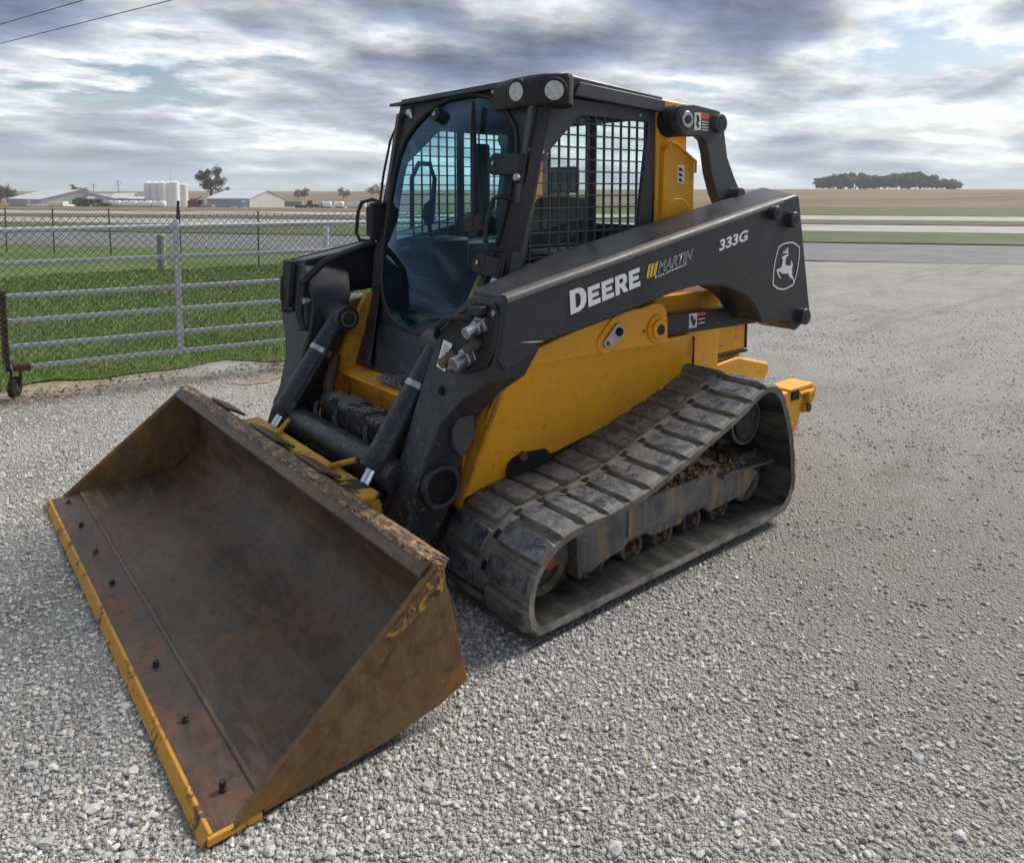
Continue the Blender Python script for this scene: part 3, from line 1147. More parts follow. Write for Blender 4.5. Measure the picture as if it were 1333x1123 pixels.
for s in (1, -1):
    hk = sub('hitch_bracket', MB().prism_y([(-1.22, 0.36), (-1.86, 0.355), (-1.87, 0.29), (-1.80, 0.22), (-1.74, 0.21), (-1.70, 0.10), (-1.62, 0.09), (-1.50, 0.20), (-1.22, 0.30)], 0.60 * s, 0.66 * s), 'yellow', None, 0.008)
    MB().box(-1.60, -1.87, 0.52 * s, 0.665 * s, 0.352, 0.370).obj('top_flange', 'yellow', hk, 0.004)
    MB().box(-1.62, -1.70, 0.661 * s, 0.668 * s, 0.30, 0.355).obj('slot', 'dark_void', hk)
    MB().prism_y([(-1.86, 0.365), (-1.90, 0.34), (-1.89, 0.29), (-1.80, 0.21), (-1.74, 0.205), (-1.80, 0.30)], 0.50 * s, 0.67 * s).obj('tail_plate', 'yellow', hk, 0.006)
    MB().box(-1.70, -1.86, 0.645 * s, 0.68 * s, 0.322, 0.338).obj('rib', 'yellow', hk, 0.003)
    MB().cyl((-1.79, 0.668 * s, 0.305), (-1.79, 0.70 * s, 0.305), 0.034, n=12).obj('pin_head', 'yellow_worn', hk, 0.004)
    MB().cyl((-1.785, 0.668 * s, 0.235), (-1.785, 0.69 * s, 0.235), 0.028, n=12).obj('hole_rim', 'rusty', hk, 0.004)
    for (x, z) in ((-1.80, 0.30), (-1.76, 0.235), (-1.62, 0.15)):
        MB().cyl((x, 0.655 * s, z), (x, 0.682 * s, z), 0.024, n=8).obj('bolt', 'yellow_worn', hk, 0.003)

# tower behind the cab and upper links
for s in (1, -1):
    tw = sub('rear_tower', MB().prism_y([(-0.475, 1.975), (-0.705, 1.965), (-0.705, 1.00), (-0.475, 1.00)], 0.515 * s, 0.575 * s), 'yellow', None, 0.008)
    MB().prism_y([(-0.500, 1.722), (-0.545, 1.758), (-0.585, 1.755), (-0.735, 1.675), (-0.735, 1.30), (-0.490, 1.30)], 0.577 * s, 0.600 * s).obj('cover_plate', 'yellow', tw, 0.004)
    MB().tube([(-0.495, 0.602 * s, 1.728), (-0.548, 0.602 * s, 1.764), (-0.585, 0.602 * s, 1.760), (-0.742, 0.602 * s, 1.678), (-0.742, 0.602 * s, 1.62)], 0.008, 6).obj('plate_rim', 'yellow_worn', tw)
    arc = [(-0.610 + 0.095 * math.cos(a), 1.420 + 0.075 * math.sin(a)) for a in np.linspace(0.0, math.pi, 12)]
    MB().prism_y(arc + [(-0.705, 1.36), (-0.515, 1.36)], 0.600 * s, 0.606 * s).obj('bulge', 'yellow', tw, 0.003)
    MB().cyl((-0.655, 0.600 * s, 1.395), (-0.655, 0.606 * s, 1.395), 0.009, n=10).obj('bolt', 'dark_void', tw)
    MB().cyl((-0.545, 0.57 * s, 1.866), (-0.545, 0.665 * s, 1.866), 0.076, n=26).obj('pivot_boss', 'black_plastic', tw, 0.006)
    lk = [(-0.50, 1.905), (-0.53, 1.938), (-0.60, 1.945), (-0.765, 1.932), (-0.805, 1.925), (-0.835, 1.895), (-0.845, 1.84), (-0.880, 1.70), (-0.945, 1.60), (-1.02, 1.50), (-1.04, 1.44),
          (-0.86, 1.42), (-0.790, 1.52), (-0.745, 1.62), (-0.720, 1.72), (-0.698, 1.775), (-0.66, 1.795), (-0.55, 1.790), (-0.51, 1.80), (-0.49, 1.84)]
    ul = sub('upper_link', MB().prism_y(lk, 0.640 * s, 0.695 * s), 'charcoal_light', None, 0.006)
    MB().cyl((-0.543, 0.695 * s, 1.868), (-0.543, 0.703 * s, 1.868), 0.040, n=20).obj('washer', 'zinc', ul, 0.002)
    MB().cyl((-0.543, 0.703 * s, 1.868), (-0.543, 0.709 * s, 1.868), 0.020, n=8).obj('bolt', 'black_paint', ul)
    bb = MB().cyl((-0.775, 0.690 * s, 1.862), (-0.775, 0.730 * s, 1.862), 0.046, n=24).obj('pin_boss', 'charcoal_light', ul, 0.004)
    MB().cyl((-0.775, 0.730 * s, 1.862), (-0.775, 0.7325 * s, 1.862), 0.030, n=18).obj('pin_end', 'black_paint', bb)
    b3 = MB().cyl((-0.915, 0.690 * s, 1.515), (-0.915, 0.76 * s, 1.515), 0.032, n=18).obj('lower_pin', 'charcoal_light', ul, 0.004)
    if s == 1:
        flat_poly('warning_sticker', [[(-0.600, 1.905), (-0.652, 1.907), (-0.652, 1.825), (-0.600, 1.820)]], 0.6965, 'white_print', ul)
        flat_poly('warning_sticker', [[(-0.658, 1.907), (-0.715, 1.907), (-0.715, 1.878), (-0.658, 1.878)]], 0.6965, 'orange_print', ul)
        for q in range(4):
            z = 1.868 - q * 0.013
            flat_poly('sticker_line', [[(-0.660, z), (-0.712, z), (-0.712, z - 0.006), (-0.660, z - 0.006)]], 0.6965, 'white_print', ul)
        flat_poly('sticker_figure', [[(-0.612, 1.895), (-0.630, 1.893), (-0.640, 1.87), (-0.628, 1.855), (-0.640, 1.84), (-0.625, 1.832), (-0.612, 1.85), (-0.618, 1.87)]], 0.6972, 'black_print', ul)
        flat_poly('tower_sticker', [[(-0.600, 1.66), (-0.655, 1.655), (-0.655, 1.565), (-0.600, 1.57)]], 0.6015, 'white_print', tw)
        for q in range(3):
            z = 1.645 - q * 0.026
            flat_poly('sticker_figure', [[(-0.607, z), (-0.630, z - 0.002), (-0.635, z - 0.010), (-0.648, z - 0.016), (-0.625, z - 0.018), (-0.610, z - 0.014)]], 0.6022, 'black_print', tw)

# ---------------------------------------------------------------- boom arms
BO = 0.94
bprof_out = [(0.755, 1.160), (0.60, 1.190), (0.212, 1.262), (-0.05, 1.312), (-0.863, 1.463), (-1.105, 1.508), (-1.135, 1.510), (-1.150, 1.49), (-1.270, 0.99), (-1.288, 0.915),
             (-1.262, 0.862), (-1.158, 0.817), (-1.120, 0.828), (-1.064, 0.880), (-0.917, 0.882), (-0.875, 0.885), (-0.848, 0.892), (-0.815, 0.935), (-0.770, 0.985), (-0.700, 1.035),
             (-0.628, 1.067), (-0.550, 1.092), (-0.477, 1.106), (-0.39, 1.112), (-0.307, 1.112), (-0.20, 1.104), (-0.123, 1.092), (-0.02, 1.072), (0.052, 1.060), (0.30, 1.018), (0.612, 0.975),
             (0.630, 0.945), (0.690, 0.915), (0.76, 0.90), (0.790, 0.94)]


def boom(s):
    mb = MB()
    ring = lambda y0: [(x, y0(x) * s, z) for x, z in bprof_out]
    inner = lambda x: 0.74 - 0.115 * sstep(-0.75, -0.35, x) * (1 - sstep(0.30, 0.72, x))
    a = ring(lambda x: BO)
    mid = [(x, (inner(x) if True else 0) * s, z + (0.04 if z > 1.2 and x < -0.2 else 0.012 if z > 1.15 else 0)) for x, z in bprof_out]
    mb.loft([mid, a])
    bo = sub('boom_arm', mb, 'charcoal', None, 0.008)
    # bright worn upper edge strip
    st = MB()
    e = [(0.755, 1.160), (0.60, 1.190), (0.212, 1.262), (-0.05, 1.312), (-0.863, 1.463), (-1.0, 1.489)]
    st.loft([[(x, (BO + 0.003) * s, z - 0.020), (x, (BO + 0.003) * s, z - 0.004), (x, (BO - 0.008) * s, z + 0.0055), (x, (BO - 0.040) * s, z + 0.0075)] for x, z in e], False)
    so = st.obj('worn_edge', 'steel_worn', bo, 0, sharp=60)
    # rear pins
    for (x, z, r_) in ((-0.89, 1.425, 0.034), (-1.052, 1.388, 0.040), (-1.186, 0.889, 0.042)):
        pb = MB().cyl((x, (BO - 0.005) * s, z), (x, (BO + 0.042) * s, z), r_, n=22).obj('pin_boss', 'charcoal', bo, 0.005)
        MB().cyl((x, (BO + 0.042) * s, z), (x, (BO + 0.0445) * s, z), r_ * 0.5, n=8).obj('pin_end', 'black_paint', pb)
    # leg that drops to the bucket coupler: lofted sections
    secs = [(1.150, 0.50, 0.762, 0.745, 0.932), (1.08, 0.54, 0.778, 0.66, 0.932), (0.99, 0.58, 0.793, 0.565, 0.932), (0.95, 0.60, 0.800, 0.555, 0.932), (0.86, 0.64, 0.822, 0.535, 0.905), (0.78, 0.675, 0.850, 0.53, 0.80),
            (0.68, 0.712, 0.885, 0.525, 0.715), (0.55, 0.755, 0.930, 0.52, 0.685), (0.42, 0.79, 0.985, 0.52, 0.68), (0.30, 0.84, 1.030, 0.52, 0.68), (0.20, 0.92, 1.050, 0.53, 0.67)]
    lm = MB()
    lm.loft([[(x0, yi * s, z), (x1, yi * s, z), (x1, yo * s, z), (x0, yo * s, z)] for z, x0, x1, yi, yo in secs])
    leg = sub('boom_leg', lm, 'charcoal', None, 0.008)
    # weld fillet line and inner stiffener
    MB().cyl((0.835, 0.50 * s, 0.43), (0.875, 0.735 * s, 0.43), 0.088, n=26).obj('pivot_housing', 'charcoal', leg, 0.006) if False else None
    ph = MB().ringy((0.875, 0.665 * s, 0.437), (0.875, 0.715 * s, 0.437), 0.084, 0.064).obj('pivot_ring', 'charcoal', leg, 0.005)
    MB().cyl((0.875, 0.66 * s, 0.437), (0.875, 0.684 * s, 0.437), 0.066, n=22).obj('pivot_bore', 'dark_void', leg)
    MB().prism_y([(0.80, 0.70), (0.735, 0.79), (0.735, 0.60), (0.79, 0.53), (0.83, 0.58), (0.835, 0.65)], 0.69 * s, 0.722 * s).obj('gusset', 'charcoal_light', leg, 0.006)
    return bo, leg


boomL, legL = boom(1)
boomR, legR = boom(-1)
boomL['label'] = 'charcoal boom arm with white lettering'


# lower links
for s in (1, -1):
    ll = sub('lower_link', MB().prism_y([(-0.20, 0.968), (-1.20, 0.932), (-1.24, 0.88), (-1.20, 0.835), (-0.20, 0.866)], 0.765 * s, 0.705 * s), 'charcoal', None, 0.006)
    if s == 1:
        flat_poly('warning_sticker', [[(-0.498, 0.949), (-0.560, 0.948), (-0.560, 0.878), (-0.498, 0.878)]], 0.7665, 'white_print', ll)
        flat_poly('warning_sticker', [[(-0.562, 0.948), (-0.626, 0.946), (-0.626, 0.930), (-0.562, 0.931)]], 0.7665, 'orange_print', ll)
        flat_poly('warning_sticker', [[(-0.562, 0.929), (-0.626, 0.928), (-0.626, 0.878), (-0.562, 0.878)]], 0.7665, 'black_print', ll)
        for q in range(2):
            z = 0.918 - q * 0.020
            flat_poly('sticker_line', [[(-0.570, z), (-0.620, z), (-0.620, z - 0.006), (-0.570, z - 0.006)]], 0.7675, 'white_print', ll)
        flat_poly('sticker_figure', [[(-0.508, 0.940), (-0.525, 0.938), (-0.535, 0.915), (-0.550, 0.925), (-0.548, 0.90), (-0.535, 0.882), (-0.520, 0.90), (-0.512, 0.915)]], 0.7675, 'black_print', ll)
# cross tube between the boom arms at the rear
sub('cross_tube', MB().cyl((-1.0, -0.80, 1.22), (-1.0, 0.80, 1.22), 0.09, n=20), 'charcoal', None, 0)

# ---------------------------------------------------------------- lettering and emblem on the boom
YB = BO + 0.0022


def letters_deere():
    # block letters on a unit cell, drawn as outlines with square serifs as on the machine
    E_ = [[(0, 0), (1, 0), (1, 0.26), (0.34, 0.26), (0.34, 0.40), (0.86, 0.40), (0.86, 0.62), (0.34, 0.62), (0.34, 0.75), (0.98, 0.75), (0.98, 1), (0, 1)]]
    D_o = [(0, 0), (0.55, 0), (0.82, 0.10), (0.97, 0.30), (1.0, 0.5), (0.97, 0.70), (0.82, 0.90), (0.55, 1), (0, 1)]
    D_i = [(0.32, 0.20), (0.48, 0.20), (0.60, 0.28), (0.66, 0.5), (0.60, 0.72), (0.48, 0.80), (0.32, 0.80)]
    R_o = [(0, 0), (0.33, 0), (0.33, 0.34), (0.42, 0.34), (0.66, 0), (1.04, 0), (0.76, 0.38), (0.93, 0.50), (0.97, 0.68), (0.92, 0.87), (0.76, 0.98), (0.60, 1), (0, 1)]
    R_i = [(0.33, 0.55), (0.54, 0.55), (0.63, 0.60), (0.65, 0.67), (0.62, 0.74), (0.54, 0.78), (0.33, 0.78)]
    x = 0
    out = []
    for ch, w in (('D', 1.18), ('E', 0.92), ('E', 0.92), ('R', 0.98), ('E', 0.92)):
        sc = 1.0 if ch != 'D' else 1.0
        tall = 1.18 if ch == 'D' else 1.0
        out.append((ch, x, w, tall))
        x += w + 0.12
    tot = x - 0.12
    LLp, LRp = np.array((0.450, 1.068)), np.array((0.058, 1.146))
    upv = np.array((0.006, 0.0765))
    for ch, x0, w, tall in out:
        def mp_(p):
            q = LLp + (LRp - LLp) * ((x0 + p[0] * w) / tot) + upv * (p[1] * tall)
            return (q[0], YB, q[1])
        if ch == 'E':
            me = MB().add([mp_(p) for p in E_[0]], [tuple(range(12))]).mesh('letter', 0)
        else:
            oo, ii = (D_o, D_i) if ch == 'D' else (R_o, R_i)
            me = holed([mp_(p) for p in oo], [[mp_(p) for p in ii]], (0, 0.0006, 0))
        fix_up(me, Vector((0, 1, 0))) if ch == 'E' else None
        link('letter', me, 'white_print', boomL)


letters_deere()
decal_text('model_number', '333G', ((-0.474, 1.258), (-0.694, 1.300), (-0.478, 1.310)), YB, 'white_print', boomL, 0.035)
mc = ((-0.052, 1.189), (-0.272, 1.233), (-0.064, 1.236))
mo, bx_ = decal_text('dealer_name_outline', 'MARTIN', mc, YB, 'white_print', boomL, 0.026)
decal_text('dealer_name', 'MARTIN', mc, YB + 0.0012, 'black_print', boomL, -0.012, fit=bx_)
decal_text('dealer_line', 'EQUIPMENT', ((-0.031, 1.166), (-0.243, 1.210), (-0.033, 1.178)), YB, 'white_print', boomL, 0.01)
for p in ([(0.023, 1.177), (0.009, 1.229), (-0.006, 1.232), (0.008, 1.171)], [(0.002, 1.176), (-0.011, 1.231), (-0.028, 1.235), (-0.013, 1.175)], [(-0.020, 1.180), (-0.035, 1.236), (-0.052, 1.240), (-0.036, 1.180)]):
    flat_poly('dealer_stripe', [p], YB, 'yellow_print', boomL)
BODY = [(-0.996, 1.197), (-1.003, 1.206), (-1.031, 1.212), (-1.046, 1.215), (-1.066, 1.213), (-1.051, 1.205), (-1.039, 1.202), (-1.032, 1.187), (-1.031, 1.168), (-1.036, 1.161), (-1.08, 1.156), (-1.084, 1.164), (-1.081, 1.179), (-1.089, 1.179), (-1.103, 1.158), (-1.096, 1.144), (-1.098, 1.108), (-1.112, 1.09), (-1.124, 1.067), (-1.114, 1.065), (-1.108, 1.082), (-1.073, 1.101), (-1.056, 1.119), (-1.036, 1.118), (-1.006, 1.121), (-0.983, 1.131), (-0.972, 1.137), (-0.97, 1.128), (-0.995, 1.099), (-0.985, 1.098), (-0.963, 1.12), (-0.952, 1.141), (-0.962, 1.146), (-0.992, 1.15), (-1.003, 1.168), (-1.009, 1.188), (-1.004, 1.193)]
ANT = [(-0.998, 1.219), (-1.01, 1.227), (-1.007, 1.235), (-1.014, 1.229), (-1.032, 1.231), (-1.026, 1.242), (-1.031, 1.243), (-1.04, 1.23), (-1.043, 1.241), (-1.043, 1.251), (-1.051, 1.249), (-1.055, 1.23), (-1.05, 1.219), (-1.043, 1.214), (-1.038, 1.221), (-1.015, 1.222)]
SHD = [(-1.062, 1.277), (-1.007, 1.272), (-0.963, 1.259), (-0.948, 1.224), (-0.935, 1.19), (-0.927, 1.158), (-0.922, 1.121), (-0.922, 1.069), (-0.965, 1.046), (-1.011, 1.037), (-1.061, 1.041), (-1.112, 1.054), (-1.131, 1.08), (-1.145, 1.116), (-1.154, 1.143), (-1.16, 1.171), (-1.163, 1.199), (-1.163, 1.247), (-1.125, 1.266), (-1.088, 1.276)]
flat_poly('deer_emblem', [BODY, ANT], YB, 'white_print', boomL)
c0 = np.mean(SHD, 0)
inn = [tuple(c0 + (np.array(p) - c0) * 0.94) for p in SHD]
link('emblem_border', holed([(x, YB, z) for x, z in SHD], [[(x, YB, z) for x, z in inn]], (0, 0.0006, 0)), 'white_print', boomL)
# fresh scratch on the boom's lower edge
flat_poly('scratch', [[(0.700, 0.996), (0.64, 0.992), (0.588, 0.986), (0.588, 0.984), (0.65, 0.989)]], YB, 'white_print', boomL)

# ---------------------------------------------------------------- cab
CY = 0.56


def fx(z):
    """The cab front leans: x of the door plane at height z."""
    return 0.33 + (1.7 - z) * 0.24


def arch(k=1.0, dz=0.0):
    half = [(0.0, 1.985), (0.10, 1.980), (0.20, 1.958), (0.29, 1.925), (0.38, 1.868), (0.45, 1.80), (0.485, 1.72), (0.497, 1.62), (0.492, 1.50), (0.478, 1.36), (0.455, 1.22), (0.425, 1.10),
            (0.36, 0.985), (0.26, 0.905), (0.14, 0.872), (0.0, 0.862)]
    pts = half + [(-y, z) for y, z in half[-2:0:-1]]
    return [((fx(z)), y * k, 1.42 + (z - 1.42) * k + dz) for y, z in pts]


inner = arch(1.0)
outer_f = [(fx(z), y, z) for y, z in ((-0.585, 2.02), (0.585, 2.02), (0.585, 1.80), (0.572, 1.50), (0.555, 1.19), (0.50, 0.98), (0.44, 0.80), (-0.44, 0.80), (-0.50, 0.98), (-0.555, 1.19), (-0.572, 1.50), (-0.585, 1.80))]
cf = link('cab_front_frame', holed(outer_f, [inner], (-0.06, 0, -0.012)), 'black_paint', LD, 0.004)
# glazed door: slightly curved pane
gl_ = arch(0.985)
rim = []
door = thing
pane = MB()
cvec = Vector((1, 0, 0.24)).normalized()
ctr = Vector((fx(1.42), 0, 1.42))
rings = []
for k in (1.0, 0.8, 0.6, 0.4, 0.2):
    rings.append([ctr + (Vector(p) - ctr) * k + cvec * (0.035 * (1 - k * k)) for p in gl_])
n_ = len(gl_)
vsx = [p for r_ in rings for p in r_]
fsx = []
for i in range(len(rings) - 1):
    for j in range(n_):
        fsx.append((i * n_ + j, i * n_ + (j + 1) % n_, (i + 1) * n_ + (j + 1) % n_, (i + 1) * n_ + j))
fsx.append(tuple((len(rings) - 1) * n_ + j for j in range(n_)))
dg_ = MB().add(vsx, fsx).obj('door_glass', 'door_glass', LD, 0, sharp=80)
dg_['label'] = 'blue tinted curved glass door'
MB().tube([Vector(p) + cvec * 0.004 for p in arch(1.0)], 0.010, 8, True).obj('door_seal', 'black_plastic', dg_)

# roof with visor and lamp clusters
rf = sub('roof', MB().prism_y([(0.235, 2.020), (0.16, 2.035), (0.05, 2.025), (-0.50, 1.985), (-0.505, 1.935), (0.20, 1.955), (0.255, 1.995)], -0.585, 0.585), 'charcoal', None, 0.01)
MB().prism_y([(0.10, 2.026), (0.285, 2.002), (0.292, 1.985), (0.10, 1.998)], -0.655, 0.30).obj('visor', 'black_paint', rf, 0.004)
for s in (1, -1):
    MB().prism_y([(0.07, 2.0), (-0.505, 1.965), (-0.505, 1.905), (0.10, 1.940)], 0.560 * s, 0.597 * s).obj('roof_side_rail', 'charcoal_light', rf, 0.005)
    dzr = 0.0 if s > 0 else -0.028
    dxr = 0.0 if s > 0 else -0.055
    hz = MB()
    plan = [(0.285, 0.26), (0.318, 0.40), (0.320, 0.53), (0.300, 0.60), (0.215, 0.675), (0.190, 0.672), (0.13, 0.62), (0.10, 0.30)]
    plan = [(x + dxr, y) for x, y in plan]
    hz.loft([[(x, y * s, 1.882) for x, y in plan], [(x + 0.004, y * s, 1.905) for x, y in plan], [(x, y * s, 1.992) for x, y in plan], [(0.14 + (x - 0.14) * 0.85, 0.45 * s + (y - 0.45) * 0.97 * s, 2.016) for x, y in plan]])
    hz.v = [(x, y, z + dzr) for x, y, z in hz.v]
    hzo = hz.obj('lamp_housing', 'black_plastic', rf, 0.008)
    for (c_, d_) in ((Vector((0.322, 0.475 * s, 1.948)), Vector((1, 0.12 * s, -0.06))), (Vector((0.262, 0.640 * s, 1.942)), Vector((0.66, 0.75 * s, -0.06)))):
        d_ = d_.normalized()
        c_ = c_ + Vector((dxr, 0, dzr))
        lm = MB().cyl(c_ - d_ * 0.035, c_ + d_ * 0.006, 0.056, n=24).obj('work_lamp', 'black_plastic', rf, 0.006)
        MB().cyl(c_ + d_ * 0.006, c_ + d_ * 0.010, 0.040, n=24).obj('lens', 'lamp_glass', lm, 0.002)
MB().cyl((0.24, 0.235, 1.985), (0.268, 0.235, 1.983), 0.012, n=10).obj('bolt', 'zinc', rf)


def side_wall(s):
    Yw = CY * s
    out = [(0.300, 1.94), (-0.495, 1.915), (-0.44, 1.10), (0.455, 1.10), (0.435, 1.19)]
    hole = [(0.352, 1.215), (-0.345, 1.27), (-0.372, 1.372), (-0.436, 1.845), (-0.42, 1.862), (0.015, 1.868), (0.05, 1.855), (0.245, 1.680), (0.262, 1.655)]
    sw = link('cab_side_wall', holed([(x, Yw, z) for x, z in out], [[(x, Yw, z) for x, z in hole]], (0, -0.03 * s, 0)), 'charcoal_light', LD, 0.003)
    gd = bpy.data.objects.new('window_guard', None)
    # bars: clip each line of the grid to the opening
    H = hole

    def clip(axis, val):
        xs = []
        for i in range(len(H)):
            a, b_ = H[i], H[(i + 1) % len(H)]
            if (a[axis] - val) * (b_[axis] - val) < 0:
                f_ = (val - a[axis]) / (b_[axis] - a[axis])
                xs.append(a[1 - axis] + f_ * (b_[1 - axis] - a[1 - axis]))
        return (min(xs), max(xs)) if len(xs) >= 2 else None
    gfr = MB().tube([(x, Yw - 0.004 * s, z) for x, z in hole], 0.007, 6, True).obj('window_guard', 'charcoal_light', LD)
    x = -0.41
    while x < 0.35:
        r_ = clip(0, x)
        if r_:
            MB().box(x - 0.003, x + 0.003, Yw - 0.003 * s, Yw - 0.014 * s, r_[0] - 0.004, r_[1] + 0.004).obj('guard_bar', 'charcoal_light', gfr)
        x += 0.056
    z = 1.245
    while z < 1.865:
        r_ = clip(1, z)
        if r_:
            MB().box(r_[0] - 0.004, r_[1] + 0.004, Yw - 0.0005 * s, Yw - 0.0125 * s, z - 0.003, z + 0.003).obj('guard_bar', 'charcoal_light', gfr)
        z += 0.053
    # sliding pane behind the guard
    MB().prism_y([(x, z) for x, z in hole], Yw - 0.034 * s, Yw - 0.038 * s).obj('side_pane', 'side_glass', sw, 0, sharp=0)
    MB().box(-0.10, -0.065, Yw - 0.032 * s, Yw - 0.05 * s, 1.23, 1.86).obj('pane_post', 'black_plastic', sw, 0.003)
    for (x, z) in ((0.33, 1.70), (0.30, 1.698), (0.255, 1.695), (-0.36, 1.885), (0.33, 1.135), (-0.02, 1.165)):
        MB().cyl((x, Yw - 0.002 * s, z), (x, Yw + 0.007 * s, z), 0.008, n=8).obj('bolt', 'zinc', sw)
    return sw


side_wall(1)
side_wall(-1)
# rear of the cab with window, floor, lower body
rw = [(-0.47, y, z) for y, z in ((-0.56, 1.93), (0.56, 1.93), (0.56, 1.0), (-0.56, 1.0))]
rh = [(-0.47, y, z) for y, z in ((-0.50, 1.88), (0.50, 1.88), (0.50, 1.36), (-0.50, 1.36))]
rwo = link('cab_rear_wall', holed(rw, [rh], (-0.03, 0, 0)), 'black_paint', LD, 0.003)
MB().box(-0.492, -0.488, -0.51, 0.51, 1.35, 1.89).obj('rear_pane', 'side_glass', rwo)
cb = sub('cab_body', MB().box(-0.47, 0.30, -0.55, 0.55, 0.78, 0.90), 'black_paint', None, 0.01)
for s in (1, -1):
    MB().prism_y([(0.40, 1.20), (-0.46, 1.28), (-0.46, 0.90), (0.50, 0.86), (0.46, 1.10)], 0.545 * s, 0.50 * s).obj('lower_side', 'black_paint', cb, 0.004)
MB().prism_y([(0.30, 0.90), (0.535, 0.865), (0.535, 0.845), (0.28, 0.86)], -0.46, 0.46).obj('floor_mat', 'black_plastic', cb, 0.004)
# headliner
MB().box(-0.46, 0.22, -0.53, 0.53, 1.915, 1.93).obj('headliner', 'cab_blue', rf)
# seat and controls
st = sub('seat', MB().box(-0.36, 0.10, -0.26, 0.26, 1.02, 1.14), 'black_plastic', None, 0.04, seg=3)
MB().prism_y([(-0.26, 1.12), (-0.36, 1.50), (-0.42, 1.50), (-0.40, 1.12)], -0.20, 0.20).obj('backrest', 'black_plastic', st, 0.03, seg=3)
MB().prism_y([(-0.36, 1.52), (-0.38, 1.66), (-0.42, 1.66), (-0.42, 1.52)], -0.11, 0.11).obj('headrest', 'black_plastic', st, 0.025, seg=3)
MB().box(-0.34, 0.06, -0.20, 0.20, 0.88, 1.02).obj('suspension', 'black_paint', st, 0.01)
for s in (1, -1):
    pod = sub('control_pod', MB().prism_y([(0.26, 1.20), (0.24, 1.26), (-0.28, 1.26), (-0.30, 1.14), (0.22, 1.10)], 0.30 * s, 0.46 * s), 'black_plastic', None, 0.015)
    MB().cyl((0.20, 0.37 * s, 1.25), (0.225, 0.37 * s, 1.36), 0.012, n=10).obj('stick', 'black_plastic', pod)
    MB().tube([(0.224, 0.37 * s, 1.355), (0.232, 0.368 * s, 1.40), (0.225, 0.37 * s, 1.45), (0.20, 0.372 * s, 1.475)], [0.022, 0.028, 0.027, 0.016], 10).obj('grip', 'black_plastic', pod)
    MB().box(0.30, 0.45, (0.10 if s > 0 else -0.24), (0.24 if s > 0 else -0.10), 0.885, 0.91).obj('foot_pedal', 'black_plastic', pod, 0.006)
MB().box(0.05, 0.30, -0.46, -0.24, 1.09, 1.29).obj('dash_box', 'black_plastic', LD, 0.02)
MB().box(-0.29, -0.17, -0.53, -0.50, 1.36, 1.80).obj('seat_belt_post', 'black_plastic', LD, 0.02)
MB().tube([(0.235, -0.52, 1.33), (0.245, -0.50, 1.60), (0.20, -0.50, 1.68), (0.13, -0.50, 1.68), (0.10, -0.50, 1.60), (0.12, -0.50, 1.36)], 0.013, 8).obj('grab_bar', 'black_plastic', LD)
MB().tube([(0.28, 0.10, 0.90), (0.20, -0.02, 0.98), (0.08, -0.10, 1.08)], 0.03, 8).obj('yellow_bracket', 'yellow_worn', LD)

# door hardware
hd = lambda y, z, d=0.0: Vector((fx(z), y, z)) + cvec * (0.012 + d)


def hinge(y0, z0, y1, z1, r_):
    c_ = hd(y0, z0, 0.012)
    mb = MB().cyl(c_ - cvec * 0.012, c_ + cvec * 0.012, r_, n=20)
    o_ = sub('door_hinge', mb, 'black_plastic', None, 0.004)
    a, b_ = hd(y0, z0 + r_ * 0.95), hd(y0, z0 - r_ * 0.95)
    c2, d2 = hd(y1, z1 - r_ * 0.9), hd(y1, z1 + r_ * 0.9)
    MB().loft([[a, b_, c2, d2], [p + cvec * 0.022 for p in (a, b_, c2, d2)]]).obj('strap', 'black_plastic', o_, 0.003)
    MB().cyl(c_ + cvec * 0.012, c_ + cvec * 0.020, 0.010, n=8).obj('bolt', 'zinc', o_)
    MB().cyl(hd(y1 + 0.01, z1 - 0.075, 0.01), hd(y1 + 0.01, z1 + 0.045, 0.01), 0.013, n=10).obj('hinge_pin', 'black_plastic', o_)
    MB().cyl(hd(y1 + 0.006, z1 - 0.055, 0.02), hd(y1 + 0.006, z1 - 0.055, 0.034), 0.016, n=8).obj('bolt', 'zinc', o_)
    return o_


hinge(0.385, 1.640, 0.555, 1.632, 0.048)
hinge(0.405, 1.218, 0.535, 1.205, 0.045)
MB().tube([hd(0.525, 1.49), hd(0.515, 1.495, 0.05), hd(0.485, 1.48, 0.065), hd(0.475, 1.40, 0.07), hd(0.478, 1.31, 0.065), hd(0.50, 1.275, 0.05), hd(0.53, 1.28)], 0.011, 8).obj('grab_handle', 'black_plastic', LD)
wp = sub('wiper', MB().tube([hd(0.335, 1.37, 0.035), hd(0.345, 1.42, 0.05), hd(0.262, 1.66, 0.045), hd(0.205, 1.78, 0.04)], [0.012, 0.010, 0.008, 0.005], 6), 'black_plastic', None, 0)
MB().loft([[hd(0.135, 1.93, 0.02), hd(0.155, 1.93, 0.02), hd(0.155, 1.93, 0.04)], [hd(0.205, 1.73, 0.025), hd(0.235, 1.73, 0.025), hd(0.22, 1.73, 0.05)], [hd(0.335, 1.42, 0.02), hd(0.347, 1.42, 0.02), hd(0.34, 1.42, 0.04)]]).obj('wiper_blade', 'black_plastic', wp)
MB().box(fx(1.40) - 0.02, fx(1.40) + 0.06, 0.27, 0.40, 1.345, 1.425).obj('wiper_motor', 'black_plastic', wp, 0.01)
MB().tube([hd(0.315, 1.34, 0.02), hd(0.35, 1.325, 0.05), hd(0.395, 1.33, 0.05), hd(0.405, 1.37, 0.03)], 0.012, 8).obj('latch_hook', 'black_plastic', wp)
MB().cyl(hd(-0.155, 1.895, 0.0), hd(-0.155, 1.895, 0.03), 0.034, n=18).obj('door_knob', 'black_plastic', LD, 0.004)
